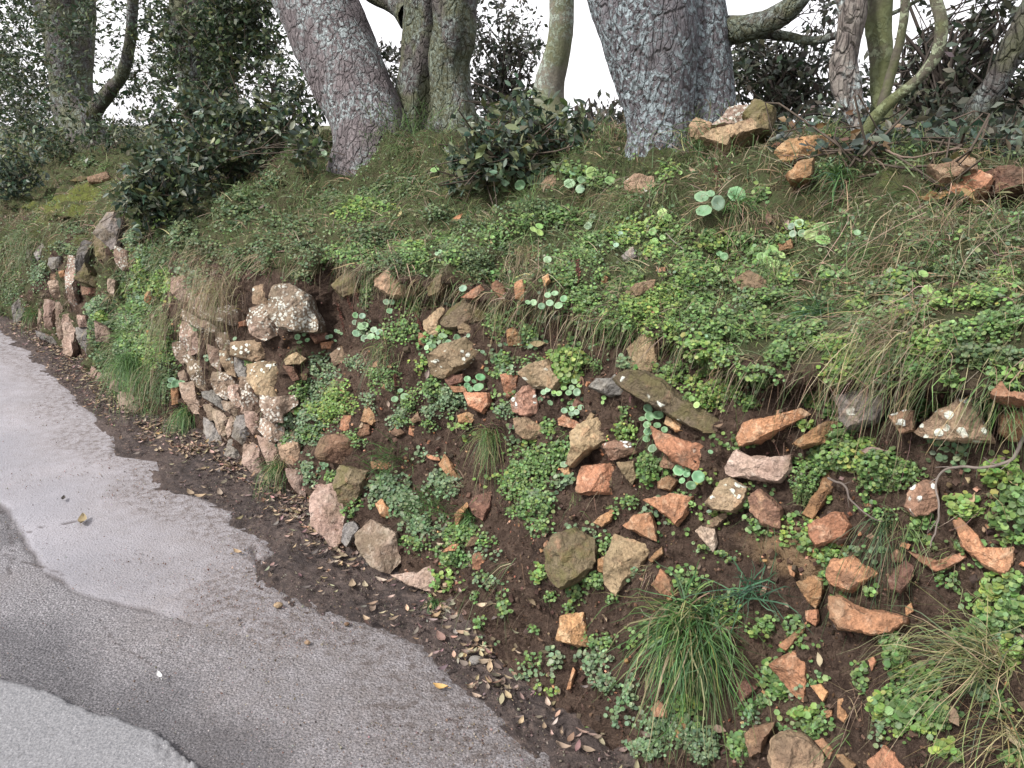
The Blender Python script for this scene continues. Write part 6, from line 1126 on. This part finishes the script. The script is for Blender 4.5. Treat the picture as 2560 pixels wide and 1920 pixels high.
for r in [('I', 545, 900, 110, 30, (.26, .17, .13), 'brown leaf caught in the biggest grass tuft'), ('I', 1810, 1360, 130, 150, (.24, .17, .12), 'long brown leaf in the creeper, lower right'), ('I', 2030, 1010, 90, 60, (.30, .2, .14), 'reddish brown leaf in the dry tuft at the right edge'),
          ('I', 2150, 1500, 110, 120, (.36, .30, .2), 'beige leaf in the bottom right corner'), ('I', 530, 1450, 90, 20, (.28, .2, .16), 'mauve-brown leaf below the biggest grass tuft'), ('I', 770, 680, 60, 70, (.30, .2, .15), 'pinkish leaf behind the biggest grass tuft'),
          ('G', 1420, 1105, 100, 10, (.30, .22, .19), 'mauve leaf on the leaf mat below the grey lichened block'), ('G', 1530, 850, 110, 30, (.33, .22, .2), 'pinkish leaf right of the grey lichened block'), ('G', 2150, 1250, 90, 120, (.38, .30, .18), 'tan leaf among creepers at the right edge'),
          ('G', 1940, 1360, 60, 90, (.36, .26, .16), 'small tan leaf above the curved forked stone'), ('G', 950, 410, 70, 20, (.34, .27, .22), 'pale leaf in the densest leaf mat'), ('G', 270, 375, 60, 110, (.26, .15, .09), 'brown curled leaf in the densest leaf mat, left'), ('G', 600, 705, 70, 30, (.28, .2, .15), 'brown leaf inside the leaf mat beside the longest slab'),
          ('D', 1775, 860, 90, 40, (.38, .24, .15), 'pale orange leaf in the leafy patch right of the wall'), ('D', 1860, 880, 70, 0, (.36, .22, .13), 'second orange leaf just right of the first, right of the wall'), ('E', 460, 930, 80, 60, (.28, .22, .2), 'grey-mauve leaf left of the large tan and pink stone'), ('E', 1230, 722, 110, 5, (.30, .24, .14), 'long olive-brown leaf above the bright round leaves'),
          ('B', 760, 1210, 70, 40, (.36, .18, .10), 'orange leaf in the turf below the leafy shoot clump'), ('B', 1300, 720, 50, 40, (.45, .25, .12), 'orange leaf high on the crest by the slender tree'), ('C', 800, 1220, 90, 110, (.20, .12, .09), 'dark brown leaf in the upper right turf'), ('C', 1120, 1250, 70, 20, (.25, .19, .17), 'mauve leaf above the broad overlapping leaves')]: leaf_thing(*r, bank=True)
# grit and scraps on the road
GR = Acc(); n = 2600; u, v = RNG.uniform(0, 1250, n), RNG.uniform(760, 1650, n); G_ = np.array([on_ground('F', a, b, .003) for a, b in zip(u, v)]); ss, nn_ = sn(G_); ok = (nn_ < verge_n(ss)-.01); G_ = G_[ok]; n = len(G_)
stamp(GR, CUB0, CUF0, G_, frames(norm(RNG.normal(0, 1, (n, 3))), RNG.uniform(0, 6, n)), .0012+.007*RNG.beta(1, 9, n), pick([(.10, .075, .06), (.05, .04, .035), (.20, .17, .15), (.30, .28, .27)], n, .25))
tag(GR.obj('road_grit', M_chip, None, smooth_=False), kind='stuff')
# stone chips on the bank, crumbs of soil on road and verge
CUB = np.array([[x, y, z] for x in (-.5, .5) for y in (-.5, .5) for z in (-.5, .5)])*np.array([1, .8, .6]); CUB[3] *= .6; CUB[4] *= .7; CUF = [np.array([[0, 1, 3, 2], [4, 6, 7, 5], [0, 4, 5, 1], [2, 3, 7, 6], [0, 2, 6, 4], [1, 5, 7, 3]])]
KA = Acc(); P, N, D, I = sample_verts((BW > .03) & (BW < .56) & (BS < 5), 3600, 1.6); ok = fbm(P, 4, 2, 98) > -.25; P, N = P[ok], N[ok]; n = len(P)
stamp(KA, CUB, CUF, P+N*.002, frames(norm(RNG.normal(0, 1, (n, 3))), RNG.uniform(0, 6, n)), .004+.022*RNG.beta(1, 6, n), pick([(.30, .16, .085), (.24, .11, .065), (.34, .2, .13), (.22, .16, .12)], n, .2))
tag(KA.obj('stone_chips', M_chip, None, smooth_=False), kind='stuff')
SA = Acc(); P, N, D, I = sample_verts((BW > .02) & (BW < .56), 1500, 1.6); n = len(P)
stamp(SA, CUB, CUF, P+N*.002, frames(norm(RNG.normal(0, 1, (n, 3))), RNG.uniform(0, 6, n)), .010+.020*RNG.beta(1, 4, n), pick([(.06, .04, .03), (.08, .055, .042), (.045, .03, .024)], n, .15))
P, N, D, I = sample_verts((BW > .02) & (BW < .56), 24000, 1.8); n = len(P)
stamp(SA, CUB, CUF, P+N*.001, frames(norm(RNG.normal(0, 1, (n, 3))), RNG.uniform(0, 6, n)), .003+.012*RNG.beta(1, 5, n), pick([(.075, .045, .03), (.05, .03, .02), (.11, .07, .048), (.035, .022, .016)], n, .2))
n = 7000; s = RNG.uniform(.1, 6, n); f = RNG.uniform(-.0, 1, n)**.8; nn = foot_n(s)*f+(1-f)*verge_n(s); x, y = xy(s, nn)
stamp(SA, CUB, CUF, np.stack([x, y, np.full(n, .012)], -1), frames(norm(RNG.normal(0, 1, (n, 3))), RNG.uniform(0, 6, n)), .002+.012*RNG.beta(1, 6, n), pick([(.06, .045, .04), (.04, .03, .028), (.12, .09, .075), (.17, .14, .12)], n, .2))
n = 9000; s = 6*RNG.beta(1, 2.2, n); nn = verge_n(s)-np.abs(RNG.normal(0, .28, n)); x, y = xy(s, nn); ok = fbm(np.stack([x, y, x*0], -1), 3, 3, 99) > .05; x, y = x[ok], y[ok]; n = len(x)
stamp(SA, CUB, CUF, np.stack([x, y, np.full(n, .006)], -1), frames(norm(RNG.normal(0, 1, (n, 3))), RNG.uniform(0, 6, n)), .0015+.010*RNG.beta(1, 7, n), pick([(.13, .09, .07), (.18, .14, .115), (.09, .06, .05), (.24, .2, .18)], n, .2))
tag(SA.obj('soil_crumbs', M_chip, None, smooth_=False), kind='stuff')
def pebble(crop, x, y, rp, mat, lab, z=.01):
    g = on_ground(crop, x, y, z); k = CROPS[crop][2]/2212*.4; r = rp*k/FOC*np.linalg.norm(CAMP-g); u = np.linspace(0, np.pi, 14); w = np.linspace(0, 2*np.pi, 20, endpoint=False); U, Wv = np.meshgrid(u, w, indexing='ij')
    V = np.stack([np.sin(U)*np.cos(Wv), np.sin(U)*np.sin(Wv)*.8, np.cos(U)*.6], -1); V = V*(1+.16*fbm(V, 1.3, 3, int(x)))[..., None]*r
    tag(mesh('pebble', V.reshape(-1, 3)+g, [grid_faces(14, 20, True)], MS[mat], None, origin=g), lab, 'pebble', 'loose pebbles on the road edge')
for r in [('H', 1262, 1310, 22, 'g', 'dark grey pebble on bare soil at the foot of the bank'), ('H', 1080, 1440, 36, 'g', 'grey pebble with leaves leaning on it, on the verge'), ('H', 1405, 1420, 28, 'p', 'pinkish pebble among small leaves at the foot of the bare soil'), ('H', 1465, 1435, 28, 'o', 'orange pebble right of the pinkish one'), ('H', 1435, 1450, 20, 'g', 'pale blue-grey pebble wedged between pinkish and orange ones'),
          ('H', 475, 912, 14, 'g', 'small white-grey pebble by the broad base stone'), ('H', 370, 1238, 12, 'r', 'small brown pebble near the verge border on the road'), ('M', 1398, 830, 22, 't', 'ochre pebble alone on the asphalt'), ('M', 1545, 1018, 15, 't', 'small tan pebble on the dusty asphalt'), ('M', 1745, 925, 14, 'r', 'small brown pebble just outside the verge'), ('H', 150, 1340, 14, 't', 'small tan pebble on the dusty road, lower one')]: pebble(*r)
